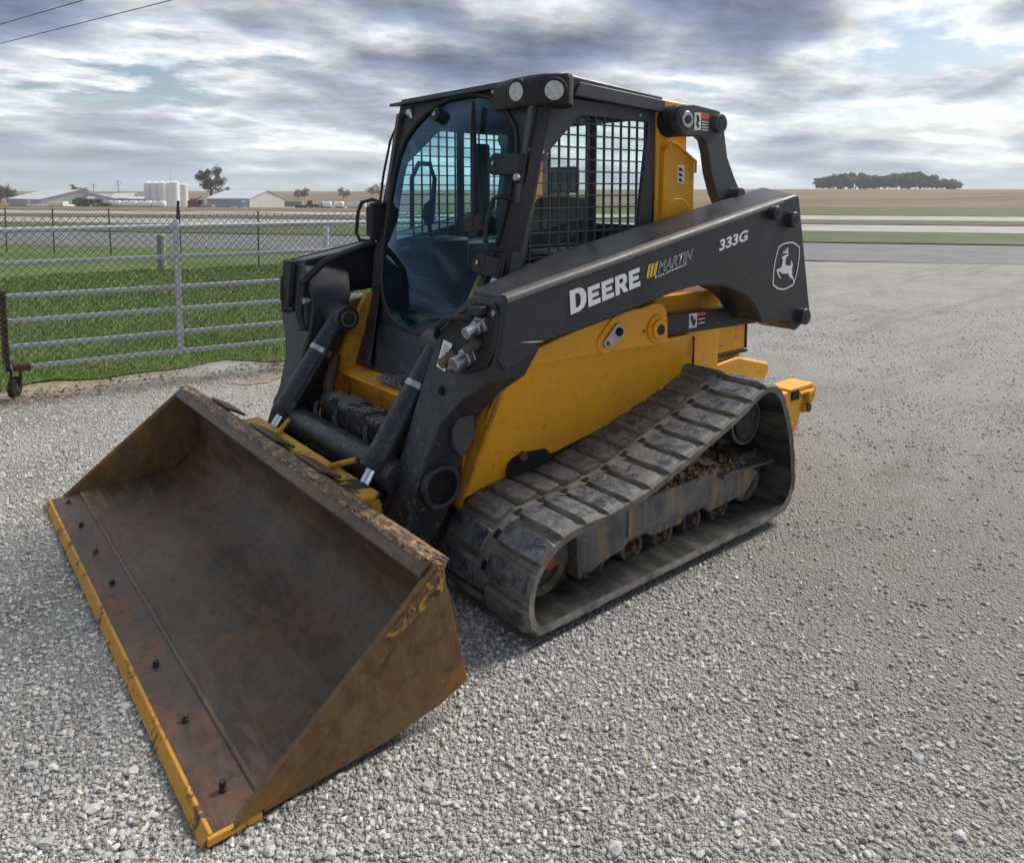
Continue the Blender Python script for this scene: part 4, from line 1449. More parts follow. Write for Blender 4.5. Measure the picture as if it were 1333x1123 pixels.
MB().cyl(hd(-0.155, 1.895, 0.03), hd(-0.155, 1.895, 0.036), 0.012, n=10).obj('knob_screw', 'zinc', LD)
# mirror on the gate side of the cab, bracket hoop
mr = sub('side_mirror', MB().box(0.385, 0.475, -0.565, -0.525, 1.27, 1.47), 'black_plastic', None, 0.015)
MB().box(0.37, 0.46, -0.625, -0.57, 1.29, 1.45).obj('mirror_back', 'black_plastic', mr, 0.012)
MB().tube([(0.40, -0.56, 1.47), (0.43, -0.60, 1.485), (0.46, -0.66, 1.47), (0.475, -0.675, 1.42), (0.485, -0.68, 1.31), (0.475, -0.665, 1.27), (0.44, -0.61, 1.262)], 0.010, 8).obj('mirror_hoop', 'black_plastic', mr)
MB().tube([(0.40, -0.575, 1.46), (0.36, -0.60, 1.62), (0.31, -0.61, 1.80), (0.29, -0.57, 1.88), (0.285, -0.50, 1.93)], 0.007, 6).obj('washer_hose', 'black_plastic', LD)

# ---------------------------------------------------------------- front of the machine below the cab
lf = sub('lower_front', MB().prism_y([(0.530, 0.875), (0.575, 0.80), (0.625, 0.655), (0.60, 0.64), (0.40, 0.70), (0.40, 0.86)], -0.46, 0.46), 'charcoal', None, 0.012)
MB().loft([[(0.54, -0.44, 0.90), (0.50, -0.40, 1.02), (0.50, -0.46, 1.06), (0.53, -0.50, 0.92)], [(0.655, -0.30, 0.70), (0.645, -0.26, 0.70), (0.62, -0.26, 0.66), (0.62, -0.30, 0.66)]]).obj('corner_rib', 'charcoal', lf, 0.005)
MB().box(0.57, 0.70, -0.10, 0.34, 0.655, 0.672).obj('foot_step', 'tread_black', lf, 0.003)
ct = sub('cross_tray', MB().prism_y([(0.60, 0.655), (0.715, 0.635), (0.72, 0.625), (0.66, 0.610), (0.66, 0.46), (0.78, 0.445), (0.78, 0.43), (0.64, 0.43), (0.60, 0.50)], -0.47, 0.47), 'yellow_worn', None, 0.004)
for s in (1, -1):
    w_ = sub('front_gusset', MB().prism_y([(0.50, 1.005), (0.545, 1.015), (0.66, 0.79), (0.765, 0.565), (0.79, 0.50), (0.80, 0.42), (0.70, 0.40), (0.56, 0.62), (0.47, 0.90)], 0.462 * s, 0.492 * s), 'yellow_worn', None, 0.004)
    MB().box(0.50, 0.58, 0.47 * s, 0.535 * s, 0.865, 0.885).obj('tab', 'yellow', w_, 0.003)
stp = sub('front_step', MB().box(0.76, 0.885, -0.31, 0.30, 0.425, 0.56), 'black_paint', None, 0.008)
tm = MB()
nteeth = 14
for k in range(nteeth):
    y = -0.31 + 0.61 * (k + 0.5) / nteeth
    tm.box(0.765, 0.885, y - 0.014, y + 0.014, 0.556, 0.572)
tm.box(0.80, 0.85, -0.305, 0.295, 0.556, 0.568)
tm.obj('step_tread', 'tread_black', stp, 0.003)
tm = MB()
for k in range(10):
    y = -0.08 + 0.40 * (k + 0.5) / 10
    tm.box(0.575, 0.70, y - 0.012, y + 0.012, 0.670, 0.684)
tm.obj('step_tread', 'tread_black', lf, 0.003)
tt = sub('torque_tube', MB().cyl((0.965, -0.56, 0.445), (0.965, 0.56, 0.445), 0.062, n=22), 'charcoal', None, 0)
for y in (-0.30, -0.10, 0.18):
    MB().tube([(0.90, y, 0.54), (0.925, y + 0.03, 0.52), (0.93, y + 0.06, 0.47), (0.92, y + 0.10, 0.42)], 0.012, 6).obj('hose', 'black_plastic', tt)
hs = sub('hose_elbow', MB().tube([(0.735, -0.43, 0.72), (0.765, -0.415, 0.66), (0.79, -0.41, 0.59), (0.80, -0.39, 0.535), (0.815, -0.35, 0.51), (0.82, -0.31, 0.505)], [0.022, 0.03, 0.031, 0.031, 0.03, 0.024], 10), 'brown_hose', None, 0)
sub('belly_plate', MB().prism_y([(0.62, 0.42), (0.80, 0.40), (0.86, 0.26), (0.62, 0.22)], -0.50, 0.50), 'black_paint', None, 0.01)

# ---------------------------------------------------------------- tilt cylinders
for s in (1, -1):
    y = 0.445 * s
    top, bot, rod = Vector((0.700, y, 0.905)), Vector((1.012, y, 0.470)), Vector((1.098, y, 0.352))
    cl = sub('tilt_cylinder', MB().cyl(top, bot, 0.056, n=24), 'charcoal', None, 0.006)
    ax = (bot - top).normalized()
    MB().cyl(bot - ax * 0.03, bot + ax * 0.012, 0.060, n=24).obj('gland', 'black_paint', cl, 0.004)
    MB().cyl(bot, rod, 0.026, n=18).obj('rod', 'chrome', cl)
    bn = top + (Vector((0.823, y, 0.760)) - top).length * ax
    MB().cyl(bn - ax * 0.012, bn + ax * 0.012, 0.0585, n=24).obj('clamp_band', 'zinc', cl)
    MB().cyl(top + Vector((0, -0.075 * s, 0)), top + Vector((0, 0.10 * s, 0)), 0.062, n=22).obj('eye', 'charcoal', cl, 0.006)
    e_ = MB().cyl(top + Vector((0, -0.078 * s, 0)), top + Vector((0, -0.084 * s, 0)), 0.034, n=18).obj('pin_end', 'black_paint', cl)
    MB().ringy(top + Vector((0, -0.078 * s, 0)), top + Vector((0, -0.088 * s, 0)), 0.040, 0.032).obj('pin_ring', 'zinc', cl)
    off = Vector((0.02, -0.07 * s, -0.02))
    MB().tube([top + ax * 0.10 + off * 0.6, top + ax * 0.20 + off, top + ax * 0.34 + off, top + ax * 0.46 + off * 0.9], 0.011, 8).obj('hose', 'black_plastic', cl)
    MB().cyl(top + ax * 0.44 + off * 0.95, top + ax * 0.50 + off * 0.9, 0.017, n=10).obj('fitting', 'black_paint', cl)
    MB().cyl(rod + Vector((0, -0.05, 0)), rod + Vector((0, 0.05, 0)), 0.045, n=18).obj('rod_eye', 'yellow_worn', cl, 0.004)

# ---------------------------------------------------------------- hydraulic couplers on the left leg
fz = lambda z: 0.80 + (0.95 - z) * 0.10


def lp(y, z, d=0.0):
    x = 0.800 + (0.95 - z) * 0.17 if z > 0.95 - 1e-6 else 0.800 + (0.95 - z) * 0.24
    return Vector((x + d, y, z))


pn = [(0.61, 1.005), (0.70, 1.075), (0.80, 1.128), (0.895, 1.130), (0.922, 1.095), (0.925, 0.98), (0.905, 0.93), (0.80, 0.885), (0.70, 0.872), (0.62, 0.875)]
cpn = MB()
cpn.loft([[lp(y, z, -0.004) for y, z in pn], [lp(0.765 + (y - 0.765) * 0.97, 1.0 + (z - 1.0) * 0.97, 0.012) for y, z in pn]])
cpo = sub('coupler_panel', cpn, 'black_plastic', None, 0.003)
MB().tube([lp(y, z, 0.006) for y, z in pn], 0.009, 8, True).obj('panel_rim', 'black_paint', cpo)


def coupler(y, z, r_, ln, mat, hexr):
    a = lp(y, z, 0.01)
    d = Vector((0.93, 0.10, -0.28)).normalized()
    o_ = sub('hydraulic_coupler', MB().cyl(a, a + d * ln * 0.45, r_ * 1.25, n=18), mat, cpo, 0.003)
    MB().cyl(a + d * ln * 0.42, a + d * ln, r_, n=18).obj('tip', mat, o_, 0.003) if False else None
    MB().cyl(a + d * ln * 0.40, a + d * ln, r_, n=18).obj('nose', mat, cpo, 0.003)
    MB().cyl(a - d * 0.01, a + d * 0.016, hexr, n=6).obj('nut', 'zinc' if mat == 'zinc' else 'black_paint', cpo, 0.002)


coupler(0.845, 1.058, 0.021, 0.085, 'zinc', 0.038)
coupler(0.842, 0.995, 0.016, 0.070, 'frame_steel', 0.028)
coupler(0.805, 0.946, 0.027, 0.090, 'zinc', 0.040)
coupler(0.715, 0.928, 0.021, 0.075, 'roller_steel', 0.032)
coupler(0.735, 0.905, 0.013, 0.05, 'zinc', 0.022)
coupler(0.79, 0.905, 0.010, 0.04, 'frame_steel', 0.018)
MB().loft([[lp(0.80, 1.085, 0.01), lp(0.87, 1.095, 0.01), lp(0.87, 1.125, 0.01), lp(0.80, 1.118, 0.01)], [lp(0.80, 1.085, 0.05), lp(0.87, 1.095, 0.05), lp(0.87, 1.125, 0.05), lp(0.80, 1.118, 0.05)]]).obj('socket', 'black_paint', cpo, 0.004)
MB().cyl(lp(0.905, 1.105, 0.01), lp(0.905, 1.105, 0.018), 0.011, n=10).obj('bolt', 'zinc', cpo)
sk = [(0.618, 0.872), (0.678, 0.862), (0.690, 0.965), (0.630, 0.972)]
so_ = MB().add([lp(y, z, 0.016 + (0.97 - z) * 0.03) for y, z in sk], [(0, 1, 2, 3)]).obj('instruction_sticker', 'white_print', cpo, 0, sharp=0)
for q in range(5):
    z = 0.955 - q * 0.011
    MB().add([lp(y_, z_, 0.0185 + (0.97 - z_) * 0.03) for y_, z_ in ((0.640, z), (0.672, z - 0.003), (0.672, z - 0.006), (0.640, z - 0.003))], [(0, 1, 2, 3)]).obj('sticker_line', 'steel_worn', cpo, 0, sharp=0)
MB().add([lp(y_, z_, 0.0185 + (0.97 - z_) * 0.03) for y_, z_ in ((0.663, 0.885), (0.672, 0.884), (0.672, 0.897), (0.663, 0.898))], [(0, 1, 2, 3)]).obj('sticker_figure', 'black_print', cpo, 0, sharp=0)
MB().tube([lp(0.83, 1.07, 0.012), lp(0.77, 1.075, 0.05), lp(0.68, 1.06, 0.05), lp(0.60, 1.02, 0.03), lp(0.555, 0.975, 0.0), (0.73, 0.52, 0.93)], 0.013, 8).obj('coupler_hose', 'black_plastic', cpo)
MB().loft([[lp(0.655, 0.805), lp(0.68, 0.80), lp(0.68, 0.775), lp(0.655, 0.78)], [lp(0.655, 0.805, 0.02), lp(0.68, 0.80, 0.02), lp(0.68, 0.775, 0.02), lp(0.655, 0.78, 0.02)]]).obj('plug', 'dark_void', cpo, 0.003)
# guard loop and hoses on the other leg
lr = lambda y, z, d=0.0: Vector((lp(abs(y), z, d).x, y, z))
MB().tube([lr(-0.90, 1.10, 0.005), lr(-0.905, 1.06, 0.03), lr(-0.86, 0.96, 0.035), lr(-0.83, 0.925, 0.03), lr(-0.76, 0.915, 0.005)], 0.011, 8).obj('grab_loop', 'black_plastic', legR)
for k, dy in enumerate((0.0, 0.035)):
    MB().tube([(0.44, -0.56 - dy, 1.26), (0.58, -0.575 - dy, 1.215), (0.70, -0.60 - dy, 1.17), lr(-0.655 - dy, 1.06, 0.02), lr(-0.635 - dy, 0.99, 0.025), lr(-0.60 - dy, 0.90, 0.03), lr(-0.56 - dy * 0.5, 0.84, 0.02)], 0.014, 8).obj('hose', 'black_plastic', legR)
MB().cyl(lr(-0.60, 0.975, 0.0), lr(-0.60, 0.975, 0.035), 0.018, n=10).obj('bolt', 'zinc', legR, 0.003)
MB().loft([[lr(-0.94, 1.165), lr(-0.82, 1.165), lr(-0.78, 0.93), lr(-0.86, 0.88)], [lr(-0.935, 1.16, 0.03), lr(-0.825, 1.16, 0.03), lr(-0.785, 0.935, 0.03), lr(-0.86, 0.89, 0.03)]]).obj('leg_guard', 'black_plastic', legR, 0.006)

# ---------------------------------------------------------------- quick coupler
qc = sub('quick_coupler', MB().prism_y([(1.095, 0.418), (1.15, 0.416), (1.145, 0.30), (1.12, 0.14), (1.07, 0.13), (1.075, 0.30)], -0.56, 0.56), 'coupler_yellow', None, 0.006)
MB().box(1.07, 1.165, -0.60, 0.60, 0.414, 0.432).obj('top_bar', 'coupler_yellow', qc, 0.004)
for s in (1, -1):
    MB().prism_y([(1.03, 0.36), (1.07, 0.43), (1.13, 0.43), (1.13, 0.30), (1.08, 0.20), (1.03, 0.28)], 0.375 * s, 0.395 * s).obj('ear', 'yellow', qc, 0.004)
    MB().prism_y([(1.03, 0.36), (1.07, 0.43), (1.13, 0.43), (1.13, 0.30), (1.08, 0.20), (1.03, 0.28)], 0.515 * s, 0.535 * s).obj('ear', 'yellow', qc, 0.004)
    MB().tube([(1.12, 0.26 * s, 0.44), (1.08, 0.29 * s, 0.455), (1.03, 0.33 * s, 0.47)], 0.012, 8).obj('lock_lever', 'yellow_worn', qc)
# ---------------------------------------------------------------- bucket
BW = 1.227
# shell profile (inside face), from cutting edge to lip
shell_pts = [(1.76, 0.030), (1.60, 0.033), (1.42, 0.045), (1.32, 0.068), (1.245, 0.112), (1.198, 0.175), (1.186, 0.245), (1.198, 0.32), (1.225, 0.385), (1.262, 0.440)]
sp_ = smoothpath(shell_pts, 5, False)
tn = np.gradient(sp_, axis=0)
tn /= np.linalg.norm(tn, axis=1)[:, None]
nn_ = np.stack([-tn[:, 1], tn[:, 0]], 1)
if nn_[len(nn_) // 2][0] > 0:
    nn_ = -nn_
back = sp_ + nn_ * 0.018
prof = [tuple(p) for p in sp_] + [tuple(p) for p in back[::-1]]
bk = sub('bucket', MB().prism_y(prof, -BW + 0.004, BW - 0.004), 'bucket_inside', None, 0, sharp=30)
bk['label'] = 'wide rusty brown bucket with yellow cutting edge'
# subdivide lightly dented floor plate: weld line strip
MB().prism_y([(1.7605, 0.029), (1.756, 0.0345), (1.749, 0.0345), (1.745, 0.0305)], -BW + 0.02, BW - 0.02).obj('weld_seam', 'bucket_lip', bk, 0, sharp=60)
MB().box(1.185, 1.215, -BW + 0.02, BW - 0.02, 0.10, 0.115)
ce = MB().prism_y([(1.905, 0.0), (1.886, 0.024), (1.757, 0.027), (1.757, 0.003)], -BW, BW).obj('cutting_edge', 'edge_top', bk, 0.002)
MB().prism_y([(1.9075, -0.004), (1.8895, 0.0275), (1.880, 0.0275), (1.90, -0.006)], -BW - 0.002, BW + 0.002).obj('yellow_bevel', 'edge_yellow', ce, 0.001)
for s in (1, -1):
    MB().box(1.765, 1.895, (BW - 0.004) * s, (BW + 0.012) * s, 0.002, 0.022).obj('yellow_end', 'edge_yellow', ce, 0.003)
for k in range(8):
    if k == 4:
        continue
    y = -BW + 0.11 + (2 * BW - 0.22) * k / 7
    bt = MB().cyl((1.820, y, 0.026), (1.820, y, 0.034), 0.012, n=6).obj('edge_bolt', 'black_paint', ce, 0.003)
    MB().cyl((1.820, y, 0.038), (1.820, y, 0.042 + (0.010 if k == 7 else 0)), 0.009, n=10).obj('edge_bolt', 'black_paint', ce)
for s in (1, -1):
    spf = [(1.845, 0.008), (1.76, 0.004), (1.42, 0.018), (1.24, 0.045), (1.137, 0.078), (1.150, 0.13), (1.195, 0.33), (1.228, 0.472), (1.240, 0.482), (1.256, 0.478), (1.262, 0.462)]
    so = MB().prism_y(spf, (BW - 0.014) * s, BW * s).obj('side_plate', 'bucket_rust', bk, 0.003)
    # doubler along the sloping front edge with old paint
    dbl = [(1.845, 0.013), (1.262, 0.470), (1.250, 0.482), (1.230, 0.475), (1.222, 0.43), (1.72, 0.034)]
    MB().prism_y(dbl, (BW + 0.0005) * s, (BW + 0.014) * s).obj('edge_doubler', 'bucket_rust', so, 0.003)
    MB().prism_y([(1.42, 0.336), (1.262, 0.459), (1.250, 0.470), (1.236, 0.466), (1.226, 0.43), (1.236, 0.395), (1.30, 0.365), (1.39, 0.315)], (BW + 0.0145) * s, (BW + 0.0165) * s).obj('old_paint', 'corner_paint', so, 0.001)
# top lip: box section with ragged paint, angle plates behind
lip = MB().prism_y([(1.262, 0.440), (1.288, 0.432), (1.296, 0.446), (1.262, 0.482), (1.226, 0.486), (1.196, 0.462), (1.205, 0.44), (1.235, 0.425)], -BW + 0.014, BW - 0.014).obj('top_lip', 'bucket_lip', bk, 0.004)
MB().prism_y([(1.274, 0.4755), (1.263, 0.4875), (1.226, 0.4915), (1.188, 0.4645), (1.192, 0.457), (1.226, 0.483), (1.26, 0.478)], -BW + 0.016, BW - 0.016).obj('lip_paint', 'lip_top', lip, 0.001)
MB().prism_y([(1.196, 0.455), (1.19, 0.30), (1.165, 0.16), (1.150, 0.17), (1.172, 0.44)], -0.60, 0.60).obj('mount_plate', 'bucket_lip', bk, 0.004)
for (ya, yb) in ((-0.86, -0.62), (-0.33, -0.03), (0.16, 0.40)):
    MB().prism_y([(1.215, 0.486), (1.130, 0.440), (1.126, 0.450), (1.213, 0.500)], ya, yb).obj('angle_plate', 'bucket_lip', bk, 0.003)

# ================================================================== GATE
plain('black_steel', (0.025, 0.022, 0.022), 0.7, 0.2, 0.3)
gate = thing('tube_gate', 'long galvanised tube gate with six rails, chain link mesh and a caster wheel', 'gate', (0, 0, 0))
RAILS = [1.245, 1.002, 0.758, 0.576, 0.386, 0.228]
for i, z in enumerate(RAILS):
    s0 = -0.75 if i < 2 else 0.0
    MB().tube([gp(s0, 0, z + 0.003 * math.sin(i)), gp(1.2, 0, z), gp(4.4, 0, z)], 0.0185 if i else 0.021, 10).obj('rail', 'galvanised', gate)
for s in (1.155, 3.45):
    MB().tube([gp(s, -0.002, 0.215), gp(s, -0.002, 1.30)], 0.024, 10).obj('upright', 'galvanised', gate)
MB().tube([gp(-0.02, 0, 0.20), gp(-0.03, 0, 0.80)], 0.015, 8).obj('end_post', 'black_steel', gate)
rs = random.Random(3)
mb = MB()
for k in range(16):
    z = 0.28 + k * 0.034
    mb.box(*[v for pr in zip(gp(-0.03, 0, z), gp(-0.03, 0, z)) for v in (pr[0] - 0.022, pr[1] + 0.022)][:4], z - 0.012, z + 0.012)
mb.obj('chain', 'rusty', gate, 0.004)
# chain link wire: far too many wires to pick apart
ch = MB()


def zigzag(mb_, s0, s1, z0, z1, cell, d, wr, base=gp):
    """Woven diamond mesh made of slanted wires clipped to the panel."""
    h = z1 - z0
    k0 = int((s0 - h) / cell) - 1
    k1 = int(s1 / cell) + 2
    for k in range(k0, k1):
        for sg in (1, -1):
            a = k * cell if sg > 0 else k * cell + h
            pts = []
            for (ss, zz_) in ((a, z0), (a + sg * h, z1)):
                pts.append([ss, zz_])
            # clip in s
            (sa, za), (sb, zb) = pts
            lo, hi = 0.0, 1.0
            ds = sb - sa
            for lim, sgn in ((s0, 1), (s1, -1)):
                ta = (lim - sa) / ds
                if (ds > 0) == (sgn > 0):
                    lo = max(lo, ta)
                else:
                    hi = min(hi, ta)
            if hi - lo < 0.02:
                continue
            A = base(sa + ds * lo, d + 0.003 * sg, za + (zb - za) * lo)
            B = base(sa + ds * hi, d + 0.003 * sg, za + (zb - za) * hi)
            mb_.cyl(A, B, wr, n=3, cap=False)


zigzag(ch, -0.75, 4.4, 0.21, 1.34, 0.058, -0.028, 0.0022)
stuff(ch.obj('chain_link', 'wire_metal', gate, 0, sharp=0))
# caster
cs = MB().box(1.69, 1.80, -3.66, -3.53, 0.205, 0.25).obj('caster_plate', 'rusty', gate, 0.006)
w0 = gp(0.015, -0.01, 0.082)
wd = (GD * 0.35 + GN * 0.94).normalized()
wax = Vector((wd.y, -wd.x, 0))
MB().cyl(w0 - wax * 0.022, w0 + wax * 0.022, 0.080, n=22).obj('caster_wheel', 'black_plastic', gate, 0.008)
MB().cyl(w0 - wax * 0.026, w0 + wax * 0.026, 0.030, n=14).obj('caster_hub', 'steel_worn', gate, 0.004)
for q in (-1, 1):
    MB().tube([w0 + wax * 0.034 * q, w0 + wax * 0.034 * q + Vector((0, 0, 0.06)) + wd * 0.02, w0 + wax * 0.03 * q + Vector((0, 0, 0.13)) + wd * 0.03], 0.010, 6).obj('caster_fork', 'rusty', gate)

# ------------------------------------------------------------------ old fence line behind the lawn
fence = thing('field_fence', 'sagging chain link fence on thin posts along the lawn', 'fence')
FP = [Vector((2.1, -22.8, 0)), Vector((0.386, -19.64, 0)), Vector((-0.436, -18.07, 0)), Vector((-1.413, -16.71, 0)), Vector((-2.35, -14.4, 0)), Vector((-3.246, -12.14, 0)), Vector((-4.4, -9.5, 0)), Vector((-5.6, -7.0, 0))]
for i, p in enumerate(FP):
    lean = Vector((random.uniform(-0.03, 0.03), random.uniform(-0.03, 0.03), 0))
    MB().tube([p + Vector((0, 0, -0.05)), p + lean + Vector((0, 0, 1.12))], 0.018, 6).obj('post', 'wire_metal', fence)
ch = MB()
for i in range(len(FP) - 1):
    a, b_ = FP[i], FP[i + 1]
    L_ = (b_ - a).length
    dd = (b_ - a).normalized()
    zigzag(ch, 0, L_, 0.04, 1.08, 0.11, 0, 0.0032, base=lambda s, d, z, a=a, dd=dd: a + dd * s + Vector((0, 0, z)))
    ch.tube([a + Vector((0, 0, 1.09)), (a + b_) / 2 + Vector((0, 0, 1.06)), b_ + Vector((0, 0, 1.09))], 0.005, 4)
stuff(ch.obj('chain_link', 'wire_metal', fence, 0, sharp=0))
plain('old_wood', (0.30, 0.30, 0.25), 0.9, 0, 0.25, 10)


def ground_pt(u_px, v):
    return UV((u_px - 666.5) / 965.8 * v, v)


p = ground_pt(209, 14.2)
tag(MB().tube([p + Vector((0, 0, -0.05)), p + Vector((0.01, 0, 0.30)), p + Vector((0.0, 0.01, 0.70))], [0.085, 0.08, 0.078], 10).obj('wooden_post', 'old_wood', None, 0.006), 'short weathered grey wooden post standing in the lawn', 'post')
p = ground_pt(424, 14.0)
tag(MB().tube([p + Vector((0, 0, -0.05)), p + Vector((0.01, 0, 0.5)), p + Vector((-0.01, 0.01, 0.86))], [0.055, 0.05, 0.048], 10).obj('metal_stub_post', 'galvanised', None, 0.004), 'slim grey metal stub post in front of the road', 'post')
p = ground_pt(226, 14.6)
q = p - RT * 0.02 + RT * 0.13
tag(MB().tube([p + Vector((0, 0, -0.05)), q + Vector((0, 0, 1.34))], 0.028, 5).obj('leaning_post', 'black_steel', None, 0), 'dark steel post leaning sideways behind the tube gate', 'post')

# ================================================================== FARM YARD, far left
plain('metal_wall', (0.40, 0.395, 0.395), 0.6, 0.1, 0.08, 0.6)
plain('metal_wall_cream', (0.52, 0.51, 0.47), 0.6, 0, 0.06, 0.6)
plain('metal_wall_blue', (0.36, 0.43, 0.52), 0.6, 0, 0.08, 0.6)
plain('metal_roof', (0.62, 0.63, 0.65), 0.45, 0.2, 0.06, 0.4)
plain('tank_white', (0.78, 0.78, 0.76), 0.5, 0, 0.05, 0.3)
plain('tank_cream', (0.66, 0.64, 0.52), 0.5, 0, 0.05, 0.3)
plain('machine_green', (0.045, 0.085, 0.035), 0.5, 0, 0.3, 1.5)
plain('machine_dark', (0.03, 0.032, 0.034), 0.6, 0, 0.3, 1.5)
plain('machine_red', (0.22, 0.05, 0.04), 0.6, 0, 0.3, 1.5)
plain('trailer_grey', (0.24, 0.26, 0.27), 0.5, 0.2, 0.15, 0.5)
plain('far_timber', (0.12, 0.10, 0.08), 0.9)


def far(px, v, z=0.0):
    u = (px - 666.5) / 965.8 * v
    return UV(u, v, terrain(u, v) + 0.06 + z)


def axes(deg):
    """Unit vectors of a thing turned by deg from the line of sight: ex to its right, ey away."""
    c_, s_ = math.cos(R(deg)), math.sin(R(deg))
    return RT * c_ + FH * s_, -RT * s_ + FH * c_


def shed(name, label, px, v, deg, length, width, hw, hr, wall, gable, roof='metal_roof', doors=(), group=None):
    """Gabled shed: origin at its near corner; length runs along ex, width along ey."""
    o0 = far(px, v)
    ex, ey = axes(deg)
    t_ = thing(name, label, 'shed', o0, group)
    P = lambda a, b_, z: ex * a + ey * b_ + Vector((0, 0, z))
    MB().loft([[P(0, 0, -1), P(length, 0, -1), P(length, width, -1), P(0, width, -1)], [P(0, 0, hw), P(length, 0, hw), P(length, width, hw), P(0, width, hw)]]).obj('wall', wall, t_, 0, sharp=0)
    for a in (0.0, length):
        e = 0.02 if a else -0.02
        MB().loft([[P(a + e, 0, -0.9), P(a + e, width, -0.9), P(a + e, width, hw), P(a + e, width / 2, hw + hr), P(a + e, 0, hw)], [P(a - e, 0, -0.9), P(a - e, width, -0.9), P(a - e, width, hw), P(a - e, width / 2, hw + hr), P(a - e, 0, hw)]]).obj('gable_wall', gable, t_, 0, sharp=0)
    ov = 0.35
    for s in (0, 1):
        y0 = -ov if s == 0 else width + ov
        zo = hw - ov * hr / (width / 2)
        MB().loft([[P(-ov, y0, zo), P(length + ov, y0, zo), P(length + ov, width / 2, hw + hr), P(-ov, width / 2, hw + hr)], [P(-ov, y0, zo + 0.15), P(length + ov, y0, zo + 0.15), P(length + ov, width / 2, hw + hr + 0.15), P(-ov, width / 2, hw + hr + 0.15)]]).obj('roof_panel', roof, t_, 0, sharp=0)
    for (side, a0, a1, z0, z1, mat_) in doors:
        if side == 'l':
            pts = [P(a0, -0.10, z0), P(a1, -0.10, z0), P(a1, -0.10, z1), P(a0, -0.10, z1)]
            d = ey * 0.08
        else:
            aa = length + 0.10 if side == 'r' else -0.10
            pts = [P(aa, a0, z0), P(aa, a1, z0), P(aa, a1, z1), P(aa, a0, z1)]
            d = ex * (-0.08 if side == 'r' else 0.08)
        MB().loft([pts, [p_ + d for p_ in pts]]).obj('door' if z0 < 0.5 else 'sign_panel', mat_, t_, 0, sharp=0)
    return t_


# large grey shed: near corner between its long side and gable end
o_ = far(56, 196)
shed('grey_shed', 'large grey metal shed with a wide gable end and white door', 13, 212.7, -40, 26.0, 18.5, 3.0, 2.4, 'metal_wall', 'metal_wall', doors=(('r', 10.5, 13.5, 0.0, 2.2, 'tank_white'), ('r', 11.2, 13.2, 2.9, 3.7, 'tank_white'), ('l', 15.5, 18.5, 0, 2.8, 'tank_cream')))
shed('long_shed', 'long shed with pale blue lower siding and cream gable end beside the lone tree', 271, 210, -22, 15.0, 14.5, 3.3, 2.2, 'metal_wall', 'metal_wall_cream', doors=(('l', 0.2, 14.8, 0.0, 1.7, 'metal_wall_blue'), ('l', 12.2, 13.8, 2.2, 2.8, 'tank_white')))
shed('small_dark_shed', 'small dark grey gabled shed between the grey shed and the tanks', 146, 240, 0, 5.8, 7.0, 3.2, 1.5, 'metal_wall', 'metal_wall')
shed('blue_roof_shed', 'low shed with a pale blue roof behind the grey shed', 127, 262, 4, 5.0, 6.0, 3.2, 1.2, 'metal_wall', 'metal_wall', 'metal_wall_blue')
shed('lean_shed', 'low plain shed tight beside the white tanks', 169, 236, 0, 5.2, 6.0, 3.0, 0.5, 'metal_wall_cream', 'metal_wall')

# storage tanks
for i, (px, v, r_, h, mat_, dz) in enumerate(((195.5, 232, 1.35, 8.0, 'tank_white', 0), (204.5, 231, 1.35, 8.0, 'tank_white', 0), (213.5, 230, 1.35, 8.0, 'tank_white', 0), (221.5, 231, 1.35, 8.0, 'tank_white', 0), (229, 227, 1.35, 8.1, 'tank_white', 0), (240, 235, 1.45, 7.4, 'tank_cream', 0))):
    lab = ['upright white storage tank in the row beside the lone tree', 'upright cream storage tank at the end of the white row'][i == 5]
    o = thing('storage_tank', lab, 'tank', far(px, v), 'upright tanks in the farm yard' if i < 5 else None)
    MB().cyl((0, 0, -0.8), (0, 0, h), r_, n=22).obj('tank_shell', mat_, o)
    MB().cyl((0, 0, h), (0, 0, h + 0.45), r_, r_ * 0.25, n=22).obj('dome', mat_, o)
    for z in (h * 0.33, h * 0.66):
        MB().ringy((0, 0, z), (0, 0, z + 0.08), r_ + 0.03, r_ - 0.05, n=22).obj('hoop', 'metal_roof', o)
p = far(224, 262)
o = thing('antenna_mast', 'thin antenna mast rising above the white tanks', 'mast', p)
MB().tube([(0, 0, -1), (0, 0, 14.2)], [0.14, 0.05], 6).obj('pole', 'metal_wall', o)
MB().tube([tuple(-RT * 0.5 + Vector((0, 0, 13.0))), tuple(RT * 0.5 + Vector((0, 0, 13.0)))], 0.04, 5).obj('crossbar', 'metal_wall', o)


def upole(px, v, h, lab):
    o = thing('utility_pole', lab, 'utility pole', far(px, v))
    MB().tube([(0, 0, -1), (0, 0, h)], [0.16, 0.10], 7).obj('pole', 'far_timber', o)
    for z in (h - 0.6, h - 1.5):
        MB().tube([tuple(-RT * 1.2 + Vector((0, 0, z))), tuple(RT * 1.2 + Vector((0, 0, z)))], 0.07, 5).obj('crossarm', 'far_timber', o)
    return o


upole(156, 265, 9.4, 'utility pole with two crossarms behind the small dark shed')
upole(124, 280, 8.4, 'utility pole beside the low shed with the pale blue roof')


# farm machinery
def wheel_at(o, c, r_, w, ax, name='wheel'):
    c = Vector(c)
    w_ = MB().cyl(c - ax * w / 2, c + ax * w / 2, r_, n=16).obj(name, 'machine_dark', o, 0)
    MB().cyl(c - ax * (w / 2 + 0.02), c + ax * (w / 2 + 0.02), r_ * 0.5, n=12).obj('rim', 'tank_cream', w_)


